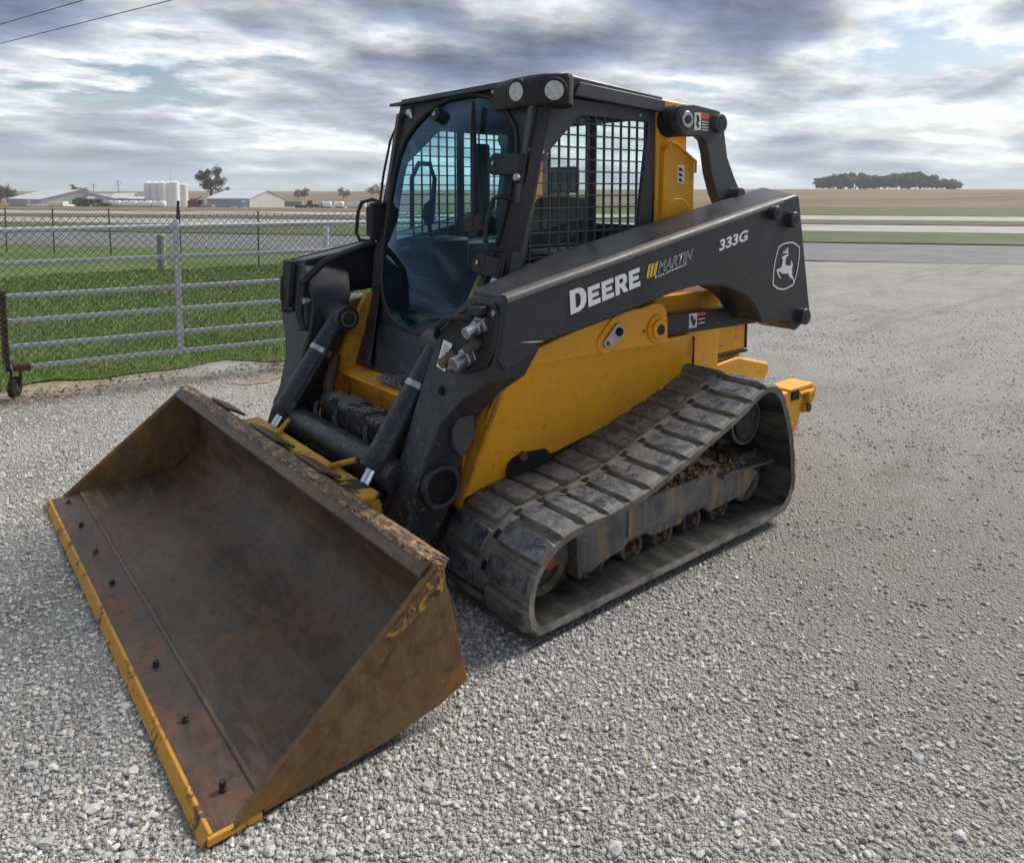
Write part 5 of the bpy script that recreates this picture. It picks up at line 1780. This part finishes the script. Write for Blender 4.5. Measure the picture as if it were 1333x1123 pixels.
def nurse_tank(px, v, ln, r_, lab, mat_='tank_white', group='white liquid tanks on trailers'):
    o = thing('tank_trailer', lab, 'trailer', far(px, v), group)
    ex, ey = axes(0)
    z0 = 0.95 + r_
    MB().tube([ex * (-ln / 2) + Vector((0, 0, z0)), ex * (-ln / 2 + 0.25) + Vector((0, 0, z0)), ex * (ln / 2 - 0.25) + Vector((0, 0, z0)), ex * (ln / 2) + Vector((0, 0, z0))], [r_ * 0.7, r_, r_, r_ * 0.7], 16).obj('tank', mat_, o)
    MB().cyl(Vector((0, 0, z0 + r_ - 0.05)), Vector((0, 0, z0 + r_ + 0.15)), 0.3, n=12).obj('hatch', 'machine_dark', o)
    a = -ex * (ln / 2 + 0.9)
    MB().loft([[a + Vector((0, 0, 0.75)), ex * (ln / 2) + Vector((0, 0, 0.75)), ex * (ln / 2) + Vector((0, 0, 0.95)), a + Vector((0, 0, 0.85))], [p_ + ey * 1.0 for p_ in (a + Vector((0, 0, 0.75)), ex * (ln / 2) + Vector((0, 0, 0.75)), ex * (ln / 2) + Vector((0, 0, 0.95)), a + Vector((0, 0, 0.85)))]]).obj('chassis', 'machine_dark', o)
    for a in (-0.25, 0.25):
        for b_ in (-0.35, 1.2):
            wheel_at(o, ex * (a * ln) + ey * b_ + Vector((0, 0, 0.5)), 0.5, 0.35, ey)
    return o


nurse_tank(426, 210, 2.6, 0.8, 'short white liquid tank trailer beside the green tractor')
nurse_tank(442, 211, 2.6, 0.8, 'short white liquid tank trailer next to the long pale trailer')
for px, ln in ((151, 3.2), (170, 4.0), (190, 3.6), (208, 3.4)):
    nurse_tank(px, 192, ln, 0.75, 'white tank trailer parked in the row before the upright tanks', group='tank trailers before the upright tanks')


def tractor(px, v, lab, flip=1, mat_='machine_green'):
    o = thing('farm_tractor', lab, 'tractor', far(px, v))
    ex, ey = axes(0)
    ex = ex * flip
    B = lambda a0, a1, b0, b1, z0, z1, nm, m_: MB().loft([[ex * a0 + ey * b0 + Vector((0, 0, z0)), ex * a1 + ey * b0 + Vector((0, 0, z0)), ex * a1 + ey * b1 + Vector((0, 0, z0)), ex * a0 + ey * b1 + Vector((0, 0, z0))],
                                                          [ex * a0 + ey * b0 + Vector((0, 0, z1)), ex * a1 + ey * b0 + Vector((0, 0, z1)), ex * a1 + ey * b1 + Vector((0, 0, z1)), ex * a0 + ey * b1 + Vector((0, 0, z1))]]).obj(nm, m_, o, 0.05)
    B(0.2, 2.2, -0.45, 0.45, 1.0, 1.75, 'hood', mat_)
    B(-1.1, 0.2, -0.7, 0.7, 1.1, 1.7, 'body', mat_)
    B(-1.0, 0.15, -0.65, 0.65, 1.7, 2.6, 'cab', 'machine_dark')
    B(-1.1, 0.25, -0.75, 0.75, 2.6, 2.75, 'cab_roof', mat_)
    for b_ in (-1.0, 1.0):
        wheel_at(o, ex * -0.7 + ey * b_ + Vector((0, 0, 0.9)), 0.9, 0.5, ey)
        wheel_at(o, ex * 1.6 + ey * b_ * 0.85 + Vector((0, 0, 0.6)), 0.6, 0.4, ey)
    return o


tractor(406, 209, 'dark green tractor standing left of the short white tank trailers')
tractor(120, 186, 'dark green tractor in front of the large grey shed gable', -1)
tractor(133, 190, 'green tractor between the grey shed and the white tank trailers')


def trailer(px, v, ln, h, mat_, lab, zb=1.1):
    o = thing('box_trailer', lab, 'trailer', far(px, v))
    ex, ey = axes(0)
    B = lambda a0, a1, b0, b1, z0, z1, nm, m_: MB().loft([[ex * a0 + ey * b0 + Vector((0, 0, z0)), ex * a1 + ey * b0 + Vector((0, 0, z0)), ex * a1 + ey * b1 + Vector((0, 0, z0)), ex * a0 + ey * b1 + Vector((0, 0, z0))],
                                                          [ex * a0 + ey * b0 + Vector((0, 0, z1)), ex * a1 + ey * b0 + Vector((0, 0, z1)), ex * a1 + ey * b1 + Vector((0, 0, z1)), ex * a0 + ey * b1 + Vector((0, 0, z1))]]).obj(nm, m_, o, 0.04)
    B(0, ln, 0, 2.4, zb, zb + h, 'box', mat_)
    B(0.2, ln - 0.2, 0.6, 1.8, zb - 0.3, zb, 'chassis', 'machine_dark')
    for a in (0.12, 0.22, 0.78, 0.88):
        wheel_at(o, ex * (a * ln) + ey * 0.2 + Vector((0, 0, 0.5)), 0.5, 0.4, ey)
    return o


trailer(362, 222, 7.2, 1.4, 'trailer_grey', 'grey hopper trailer parked beside the cream gable end')
trailer(452, 214, 5.2, 1.3, 'tank_white', 'long pale box trailer at the end of the yard', 0.9)
trailer(478, 218, 3.2, 1.5, 'tank_cream', 'short cream box trailer behind the mirror', 0.8)
trailer(248, 214, 4.4, 0.9, 'machine_red', 'low red implement trailer below the lone tree', 0.7)
trailer(36, 184, 10.5, 0.5, 'tank_white', 'low white flat trailer before the large grey shed', 0.6)

def combine(px, v, lab, mat_):
    o = thing('harvest_machine', lab, 'harvester', far(px, v))
    ex, ey = axes(0)
    B = lambda a0, a1, b0, b1, z0, z1, nm, m_: MB().loft([[ex * a0 + ey * b0 + Vector((0, 0, z0)), ex * a1 + ey * b0 + Vector((0, 0, z0)), ex * a1 + ey * b1 + Vector((0, 0, z0)), ex * a0 + ey * b1 + Vector((0, 0, z0))],
                                                          [ex * a0 + ey * b0 + Vector((0, 0, z1)), ex * a1 + ey * b0 + Vector((0, 0, z1)), ex * a1 + ey * b1 + Vector((0, 0, z1)), ex * a0 + ey * b1 + Vector((0, 0, z1))]]).obj(nm, m_, o, 0.06)
    B(-1.8, 1.2, 0, 2.2, 1.2, 2.7, 'body', mat_)
    B(1.2, 2.2, 0.3, 1.9, 1.5, 2.9, 'cab', 'machine_dark')
    B(-1.2, 0.6, 0.3, 1.9, 2.7, 3.2, 'grain_bin', mat_)
    B(2.2, 3.0, -0.8, 3.0, 0.4, 1.0, 'header', 'machine_red')
    for b_ in (-0.1, 2.3):
        wheel_at(o, ex * 1.0 + ey * b_ + Vector((0, 0, 0.85)), 0.85, 0.5, ey)
        wheel_at(o, ex * -1.4 + ey * b_ + Vector((0, 0, 0.6)), 0.6, 0.4, ey)
    MB().tube([ex * 0.4 + Vector((0, 0, 2.9)), ex * 2.4 + Vector((0, 0, 3.9))], 0.14, 8).obj('auger', mat_, o)
    return o


combine(104, 196, 'green harvester with a raised auger beside the large grey shed', 'machine_green')
combine(253, 216, 'red harvester with a raised auger left of the long shed', 'machine_red')
trailer(140, 200, 3.4, 0.8, 'machine_red', 'small red wagon beside the white tank trailers', 0.7)
trailer(262, 200, 3.0, 1.0, 'trailer_grey', 'small grey wagon before the long shed', 0.6)
trailer(385, 207, 3.2, 0.9, 'machine_dark', 'small dark wagon left of the dark green tractor', 0.6)
trailer(176, 205, 3.0, 1.6, 'tank_white', 'white panel van body between the white tank trailers and lean shed', 0.5)
trailer(294, 188, 4.6, 0.4, 'tank_white', 'low white flatbed before the blue siding of the long shed', 0.5)
trailer(418, 224, 2.4, 1.3, 'machine_dark', 'dark wagon behind the short white tank trailers', 0.6)
trailer(64, 180, 3.6, 1.3, 'tank_cream', 'cream van body parked before the large grey shed', 0.6)

# ================================================================== TREES
def leaf_mat(name, a, b_, sc):
    m_ = bpy.data.materials.new(name)
    m_.use_nodes = True
    t_ = m_.node_tree
    t_.nodes.clear()
    n_ = NOISE(t_, objco(t_), sc, 3)
    c_ = MIXC(t_, RAMP(t_, n_, [(0.35, 0), (0.65, 1)]), a, b_)
    d_, tl_, mx_, o_ = N(t_, 'ShaderNodeBsdfDiffuse'), N(t_, 'ShaderNodeBsdfTranslucent'), N(t_, 'ShaderNodeMixShader'), N(t_, 'ShaderNodeOutputMaterial')
    L(t_, c_, d_.inputs[0])
    L(t_, c_, tl_.inputs[0])
    mx_.inputs[0].default_value = 0.45
    L(t_, d_.outputs[0], mx_.inputs[1])
    L(t_, tl_.outputs[0], mx_.inputs[2])
    L(t_, mx_.outputs[0], o_.inputs[0])
    MAT[name] = m_


leaf_mat('leaf_dark', (0.085, 0.085, 0.055), (0.16, 0.13, 0.085), 0.5)
leaf_mat('leaf_brown', (0.125, 0.135, 0.10), (0.19, 0.155, 0.12), 0.12)
plain('bark', (0.055, 0.045, 0.038), 0.95, 0, 0.3, 3)


def tree(name, label, base, h, r_, leaf, nleaf, size, seed, trunk=0.35, group=None, low=0.5):
    o = thing(name, label, 'tree', base, group)
    rr = random.Random(seed)
    mb = MB()
    mb.tube([(0, 0, -0.8), (0.05, 0, h * trunk * 0.6), (0, 0.05, h * 0.55), (0.1, 0, h * 0.8)], [h * 0.035, h * 0.028, h * 0.018, h * 0.006], 7)
    tips = []
    for k in range(11):
        a = rr.uniform(0, 6.28)
        z0 = h * rr.uniform(trunk * 0.7, 0.55)
        rad_ = r_ * rr.uniform(0.5, 0.95)
        tip = Vector((math.cos(a) * rad_, math.sin(a) * rad_, h * rr.uniform(low, 0.97)))
        mid = Vector((tip.x * 0.45, tip.y * 0.45, (z0 + tip.z) / 2))
        mb.tube([(0, 0, z0), mid, tip], [h * 0.014, h * 0.009, h * 0.003], 5)
        tips.append(tip)
        for q in range(3):
            e = mid.lerp(tip, rr.uniform(0.2, 0.9))
            f_ = e + Vector((rr.uniform(-1, 1), rr.uniform(-1, 1), rr.uniform(0.1, 1))) * r_ * 0.35
            mb.tube([e, f_], [h * 0.005, h * 0.002], 4)
            tips.append(f_)
    mb.obj('trunk', 'bark', o)
    if nleaf:
        vs2, fs2 = [], []
        clumps = [(t2, r_ * rr.uniform(0.16, 0.34)) for t2 in tips]
        for k in range(nleaf):
            c_, cr = rr.choice(clumps)
            d = Vector((rr.gauss(0, 1), rr.gauss(0, 1), rr.gauss(0, 0.8)))
            d = d.normalized() * cr * rr.uniform(0.2, 1.0) ** 0.6
            p_ = c_ + d
            a = Vector((rr.gauss(0, 1), rr.gauss(0, 1), rr.gauss(0, 1))).normalized() * size * rr.uniform(0.6, 1.3)
            b2 = a.orthogonal().normalized() * size * rr.uniform(0.5, 1.0)
            kk = len(vs2)
            vs2 += [p_ - a, p_ + b2, p_ + a, p_ - b2]
            fs2.append((kk, kk + 1, kk + 2, kk + 3))
        MB().add(vs2, fs2).obj('crown', leaf, o, 0, sharp=0)
    return o


tree('broad_tree', 'lone broad tree with sparse dark crown above the long shed', far(276, 245), 12.6, 4.6, 'leaf_dark', 4200, 0.22, 11, 0.30)
tree('small_tree', 'small bushy tree beside the lone broad tree', far(291, 255), 6.6, 2.6, 'leaf_dark', 800, 0.2, 12, 0.2)
rr = random.Random(21)
for i in range(26):
    px = 1070 + (1236 - 1070) * i / 25 + rr.uniform(-2, 2)
    edge = 1 if 3 < i < 22 else 0
    h = rr.uniform(8.5, 11.5) if i < 22 else rr.uniform(5.5, 8.0)
    if i == 23:
        continue
    h *= 0.86 + 0.12 * math.sin(i * 0.5 - 1.0)
    tree('copse_tree', 'autumn tree standing in the long copse on the field horizon', far(px, 480 + rr.uniform(-14, 14)), h * (0.80 if i in (1, 24, 25) else 1), 5.6, 'leaf_brown', 2300, 0.55, 40 + i, 0.05, group='trees of the horizon copse', low=0.12)
for i, (px, v, h, r_, nl) in enumerate(((397, 420, 5.2, 3.6, 420), (390, 425, 4.0, 3.0, 300), (448, 400, 5.8, 3.2, 170), (452, 405, 4.6, 3.0, 160), (494, 430, 6.0, 6.0, 380), (486, 440, 4.6, 4.5, 300))):
    tree('field_tree', ['low dark tree on the field horizon behind the hopper trailer', 'bare open tree on the field horizon above the tank trailers', 'low spreading tree on the field horizon beside the cab mirror'][i // 2], far(px, v), h, r_, 'leaf_brown', nl * 2, 0.34, 80 + i, 0.12, low=0.25, group=['trees behind the hopper trailer', 'bare trees above the tank trailers', 'trees beside the cab mirror'][i // 2])
for i, px in enumerate((3, 12, 106)):
    tree('yard_tree', 'dark treetop showing above the roof line of the grey shed', far(px, 330 + 6 * i), 7.6 + rr.uniform(-0.6, 0.6), 4.0, 'leaf_dark', 700, 0.36, 90 + i, 0.2, group='trees behind the grey shed', low=0.3)

# ================================================================== POWER LINES, overhead on the left
plain('cable', (0.02, 0.02, 0.022), 0.6)
for i, (a, b_) in enumerate((((-0.966, -32.6), (-2.804, -26.28)), ((-1.352, -37.17), (-5.124, -24.37)))):
    a3, b3 = Vector((*a, 8.0)), Vector((*b_, 8.0))
    d = (b3 - a3).normalized()
    A, B = a3 - d * 26, b3 + d * 30
    mb = MB()
    pts = []
    for k in range(25):
        f_ = k / 24
        p_ = A.lerp(B, f_)
        pts.append(p_)
    tag(mb.tube(pts, 0.016, 5).obj('power_cable', 'cable', None, 0), ['overhead power cable crossing the sky, the higher of two', 'overhead power cable crossing the sky, the lower of two'][i], 'cable')
    for nm, q in (('cable_pole', A), ('cable_pole', B)):
        o = thing(nm, ['wooden pole carrying the higher overhead cable', 'wooden pole carrying the lower overhead cable'][i], 'utility pole', (q.x, q.y, 0), ['poles of the higher cable', 'poles of the lower cable'][i])
        MB().tube([(0, 0, -0.5), (0, 0, 8.6)], [0.15, 0.10], 8).obj('pole', 'far_timber', o)
        MB().tube([(-0.7, 0, 8.0), (0.7, 0, 8.0)], 0.05, 6).obj('crossarm', 'far_timber', o)

# ================================================================== GRASS, LEAVES, GRAVEL
# grass blades in the nearer part of the lawn
nb = 90000
s = RNG.uniform(-2.2, 5.0, nb)
dd_ = 0.12 + RNG.random(nb) ** 1.7 * 9.0
front = 0.28 + 0.16 * np.sin(1.7 * s) + 0.10 * np.sin(4.3 * s + 1) + 0.06 * np.sin(9.1 * s)
dd_ = dd_ + front - 0.22
G0, GDv, GNv = (np.array(v) for v in (GATE0, GD, GN))
base = G0[None] + s[:, None] * GDv[None] + dd_[:, None] * GNv[None]
base[:, 2] = 0.018
ang = RNG.uniform(0, 6.283, nb)
hh = RNG.uniform(0.018, 0.045, nb) * (1 - 0.5 * np.exp(-((dd_ - front) / 0.25)))
wdt = 0.0035 + 0.0008 * dd_
dirx = np.stack([np.cos(ang), np.sin(ang), np.zeros(nb)], 1)
lean = np.stack([RNG.normal(0, 0.4, nb), RNG.normal(0, 0.4, nb), np.ones(nb)], 1) * hh[:, None]
V = np.empty((nb, 3, 3))
V[:, 0] = base - dirx * wdt[:, None]
V[:, 1] = base + dirx * wdt[:, None]
V[:, 2] = base + lean


def raw_mesh(name, verts, nper, faces_per):
    n = len(verts) // nper
    me_ = bpy.data.meshes.new(name)
    F = np.asarray(faces_per)
    fl = (np.arange(n)[:, None, None] * nper + F[None]).reshape(-1, F.shape[1])
    me_.vertices.add(len(verts))
    me_.vertices.foreach_set('co', np.ascontiguousarray(verts, dtype=np.float32).ravel())
    me_.loops.add(fl.size)
    me_.loops.foreach_set('vertex_index', fl.astype(np.int32).ravel())
    me_.polygons.add(len(fl))
    me_.polygons.foreach_set('loop_start', (np.arange(len(fl)) * F.shape[1]).astype(np.int32))
    me_.update(calc_edges=True)
    me_.shade_flat()
    return me_


me = raw_mesh('grass', V.reshape(-1, 3), 3, [[0, 1, 2]])
m, t, b, o = new_mat('grass_blade')
n1 = NOISE(t, objco(t), 1.2, 5, 0.6)
n2 = NOISE(t, objco(t), 40, 2, 0.6)
c = MIXC(t, n2, (0.075, 0.145, 0.022), (0.185, 0.275, 0.050))
c = MIXC(t, RAMP(t, n1, [(0.48, 0), (0.66, 0.8)]), c, (0.17, 0.15, 0.05))
L(t, c, b.inputs['Base Color'])
b.inputs['Roughness'].default_value = 0.7
go = stuff(link('grass', me, 'grass_blade'))
go['label'] = 'short patchy green grass behind the gate'
go['category'] = 'grass'

# fallen leaves and straw along the dirt strip
nlv = 1900
s = RNG.uniform(-1.5, 4.2, nlv)
d_ = RNG.normal(-0.05, 0.16, nlv)
base = G0[None] + s[:, None] * GDv[None] + d_[:, None] * GNv[None]
base[:, 2] = 0.02 + RNG.uniform(0, 0.012, nlv)
ang = RNG.uniform(0, 6.283, nlv)
sz = RNG.uniform(0.008, 0.024, nlv)
ax = np.stack([np.cos(ang), np.sin(ang), RNG.normal(0, 0.35, nlv)], 1) * sz[:, None]
bx = np.stack([-np.sin(ang), np.cos(ang), RNG.normal(0, 0.35, nlv)], 1) * (sz * 0.5)[:, None]
V = np.stack([base - ax, base + bx, base + ax, base - bx], 1).reshape(-1, 3)
m, t, b, o = new_mat('dead_leaf')
n1 = NOISE(t, objco(t), 25, 2)
L(t, MIXC(t, RAMP(t, n1, [(0.35, 0), (0.65, 1)]), (0.09, 0.045, 0.018), (0.30, 0.19, 0.09)), b.inputs['Base Color'])
b.inputs['Roughness'].default_value = 0.8
lo = stuff(link('dead_leaves', raw_mesh('dead_leaves', V, 4, [[0, 1, 2, 3]]), 'dead_leaf'))
lo['label'] = 'brown dead leaves and straw along the foot of the gate'
lo['category'] = 'leaves'

# gravel stones: crushed limestone, joined
PHI = (1 + 5 ** 0.5) / 2
ICO = np.array([(-1, PHI, 0), (1, PHI, 0), (-1, -PHI, 0), (1, -PHI, 0), (0, -1, PHI), (0, 1, PHI), (0, -1, -PHI), (0, 1, -PHI), (PHI, 0, -1), (PHI, 0, 1), (-PHI, 0, -1), (-PHI, 0, 1)]) / 1.902
ICF = np.array([(0, 11, 5), (0, 5, 1), (0, 1, 7), (0, 7, 10), (0, 10, 11), (1, 5, 9), (5, 11, 4), (11, 10, 2), (10, 7, 6), (7, 1, 8), (3, 9, 4), (3, 4, 2), (3, 2, 6), (3, 6, 8), (3, 8, 9), (4, 9, 5), (2, 4, 11), (6, 2, 10), (8, 6, 7), (9, 8, 1)])


OCT = np.array([(1, 0, 0), (0, 1, 0), (-1, 0, 0), (0, -1, 0), (0, 0, 1), (0, 0, -1)], float)
OCF = np.array([(0, 1, 4), (1, 2, 4), (2, 3, 4), (3, 0, 4), (1, 0, 5), (2, 1, 5), (3, 2, 5), (0, 3, 5)])


def stones(name, n, rmin, rmax, vmin, vmax, seed, keep, power=1.0, shape=(ICO, ICF)):
    SH_, FC_ = shape
    nv = len(SH_)
    rg = np.random.default_rng(seed)
    # sample in view-ground coordinates so that the density follows what one can make out
    v = vmin + (vmax - vmin) * rg.random(n) ** power
    a = rg.uniform(-0.86, 0.86, n)
    u = a * (v + 0.35)
    px_ = np.array(CAM)[0] + RT.x * u + FH.x * v
    py_ = np.array(CAM)[1] + RT.y * u + FH.y * v
    # ragged patches
    pat = np.sin(1.7 * px_ + 0.6) * np.sin(1.3 * py_ - 0.4) + 0.6 * np.sin(4.1 * px_ - 2.2 * py_) * np.sin(3.3 * py_ + 1.1 * px_) + 0.35 * np.sin(9 * px_ + 3 * py_)
    k = rg.random(n) < keep(px_, py_, u, v, pat)
    # nothing lies on the lawn beyond the gate
    sg = (px_ - G0[0]) * GNv[0] + (py_ - G0[1]) * GNv[1]
    ss = (px_ - G0[0]) * GDv[0] + (py_ - G0[1]) * GDv[1]
    k &= ~((sg > -0.05) & (ss < 5.3))
    # nor under the tracks and the bucket
    k &= ~((np.abs(np.abs(py_) - 0.89) < 0.25) & (np.abs(px_) < 0.80))
    k &= ~((np.abs(py_) < 1.22) & (px_ > 1.16) & (px_ < 1.90))
    v, u, px_, py_ = v[k], u[k], px_[k], py_[k]
    n = len(v)
    r_ = rmin + (rmax - rmin) * rg.random(n) ** 3.2
    pts = SH_[None] * (1 + rg.uniform(-0.30, 0.30, (n, nv)))[:, :, None]
    pts = pts * (np.stack([rg.uniform(0.75, 1.35, n), rg.uniform(0.6, 1.0, n), rg.uniform(0.45, 0.8, n)], 1) * r_[:, None])[:, None, :]
    th = rg.uniform(0, 6.283, n)
    tl = rg.normal(0, 0.35, n)
    c_, s_ = np.cos(th), np.sin(th)
    ct_, st_ = np.cos(tl), np.sin(tl)
    x, y, z = pts[:, :, 0], pts[:, :, 1], pts[:, :, 2]
    y, z = y * ct_[:, None] - z * st_[:, None], y * st_[:, None] + z * ct_[:, None]
    x, y = x * c_[:, None] - y * s_[:, None], x * s_[:, None] + y * c_[:, None]
    gz = np.minimum(0, 0.010 * np.sin(1.3 * u + 0.7 * v) * np.sin(0.9 * v - 0.4 * u) + 0.006 * np.sin(3.1 * u - 1.9 * v) * np.sin(2.2 * v + u) - 0.012)
    P = np.stack([x + px_[:, None], y + py_[:, None], z + (gz + r_ * rg.uniform(0.05, 0.40, n))[:, None]], 2)
    me_ = raw_mesh(name, P.reshape(-1, 3), nv, FC_)
    at = me_.color_attributes.new('tone', 'FLOAT_COLOR', 'POINT')
    lane_ = 1 / (1 + np.exp(-(u - 0.15 * v - 0.1) * 1.8))
    g_ = np.clip(rg.normal(0.53, 0.14, n) * (1 - 0.18 * lane_), 0.14, 0.80)
    warm = rg.normal(0.0, 0.05, n)
    rust_ = rg.random(n) < 0.012
    colr = np.stack([g_ * (1.01 + warm * 0.6), g_ * 0.97, g_ * (0.90 - warm), np.ones(n)], 1)
    colr[rust_, :3] = np.array([0.33, 0.22, 0.14])
    dk = rg.random(n) < 0.06
    colr[dk, :3] *= 0.45
    at.data.foreach_set('color', np.repeat(colr, nv, 0).astype(np.float32).ravel())
    return me_


m, t, b, o = new_mat('stone')
at_ = N(t, 'ShaderNodeVertexColor', layer_name='tone')
n1 = NOISE(t, objco(t), 130, 3, 0.6)
L(t, MIXC(t, MATH(t, 'MULTIPLY', n1, 0.5), at_.outputs[0], (0.42, 0.40, 0.37), 'MIX'), b.inputs['Base Color'])
b.inputs['Roughness'].default_value = 0.85


def dens_loose(x, y, u, v, pat):
    """Loose gravel lies thick round the bucket, thin on the driven lane."""
    lane = 1 / (1 + np.exp(-(u - 0.15 * v - 0.25) * 2.2))
    d = 1.0 - 0.80 * lane
    d = d + 0.22 * pat * (0.4 + lane)
    return np.clip(d, 0.10, 1.0)


st1 = stuff(link('gravel', stones('gravel', 100000, 0.0025, 0.0105, 0.85, 3.4, 3, dens_loose, 0.8), 'stone'))
st1['label'] = 'loose pale crushed limestone gravel lying round the bucket'
st1['category'] = 'gravel'
st2 = stuff(link('gravel', stones('gravel', 150000, 0.0040, 0.0130, 3.2, 9.5, 4, dens_loose, 1.15, (OCT, OCF)), 'stone'))
st2['label'] = 'loose pale crushed limestone gravel farther across the yard'
st2['category'] = 'gravel'
# single larger stones one can pick out
BIG = [(557, 1022, 0.024), (862, 886, 0.020), (1068, 942, 0.022), (1225, 845, 0.020), (1195, 985, 0.022), (800, 1108, 0.026), (735, 990, 0.018), (962, 1063, 0.022), (1135, 800, 0.016), (1295, 905, 0.018),
       (173, 1000, 0.024), (120, 1048, 0.022), (40, 990, 0.024), (232, 935, 0.018), (60, 1090, 0.026), (165, 1110, 0.024), (350, 1105, 0.022), (430, 1110, 0.022), (690, 1050, 0.018), (1010, 1100, 0.020), (1250, 1085, 0.022), (900, 1000, 0.018), (1060, 1060, 0.018)]


def on_ground(px, py):
    d = RT * ((px - 666.5) / 965.767) - UP * ((py - 334.068) / 965.767) + FW
    return CAM + d * (-CAM.z / d.z)


rs = random.Random(9)
for i, (px, py, r_) in enumerate(BIG):
    g0 = on_ground(px, py)
    r_ *= 0.8
    vs2 = [Vector(p_) * r_ * rs.uniform(0.72, 1.2) for p_ in ICO]
    bm = bmesh.new()
    bv = [bm.verts.new(v_) for v_ in vs2]
    for f_ in ICF:
        bm.faces.new([bv[j] for j in f_])
    bmesh.ops.subdivide_edges(bm, edges=bm.edges, cuts=1, use_grid_fill=True, smooth=0.35)
    for v_ in bm.verts:
        v_.co += Vector((rs.gauss(0, 1), rs.gauss(0, 1), rs.gauss(0, 1))) * r_ * 0.04
        v_.co.z *= 0.6
    me = bpy.data.meshes.new('stone')
    bm.to_mesh(me)
    bm.free()
    at = me.color_attributes.new('tone', 'FLOAT_COLOR', 'POINT')
    gcol = rs.uniform(0.36, 0.60)
    at.data.foreach_set('color', np.tile(np.array([gcol, gcol * 0.98, gcol * 0.94, 1], np.float32), len(me.vertices)))
    o = link('stone', me, 'stone')
    o.location = (g0.x, g0.y, yard_z(g0.x, g0.y) + r_ * 0.25)
    o.rotation_euler = (rs.uniform(-0.3, 0.3), rs.uniform(-0.3, 0.3), rs.uniform(0, 6.28))
    tag(o, 'pale rounded stone bigger than the gravel around it', 'stone', 'larger stones lying in the gravel')

# keep every part within thing > part > sub-part
def depth(o):
    d = 1
    while o.parent:
        o = o.parent
        d += 1
    return d


for o in list(SC.objects):
    while depth(o) > 3:
        o.parent = o.parent.parent

# ------------------------------------------------------------------ thin autumn haze over the whole plain
m = bpy.data.materials.new('haze')
m.use_nodes = True
t = m.node_tree
t.nodes.clear()
pv_ = N(t, 'ShaderNodeVolumePrincipled')
pv_.inputs['Color'].default_value = (0.93, 0.965, 1.0, 1)
pv_.inputs['Density'].default_value = 0.00036
pv_.inputs['Anisotropy'].default_value = 0.2
ho = N(t, 'ShaderNodeOutputMaterial')
L(t, pv_.outputs[0], ho.inputs['Volume'])
MAT['haze'] = m
hzb = stuff(MB().box(CAM.x - 6700, CAM.x + 6700, CAM.y - 6700, CAM.y + 6700, -6.0, 24.0).obj('haze', 'haze', None, 0, sharp=0))
hzb['label'] = 'thin pale haze over the fields'
hzb['category'] = 'haze'
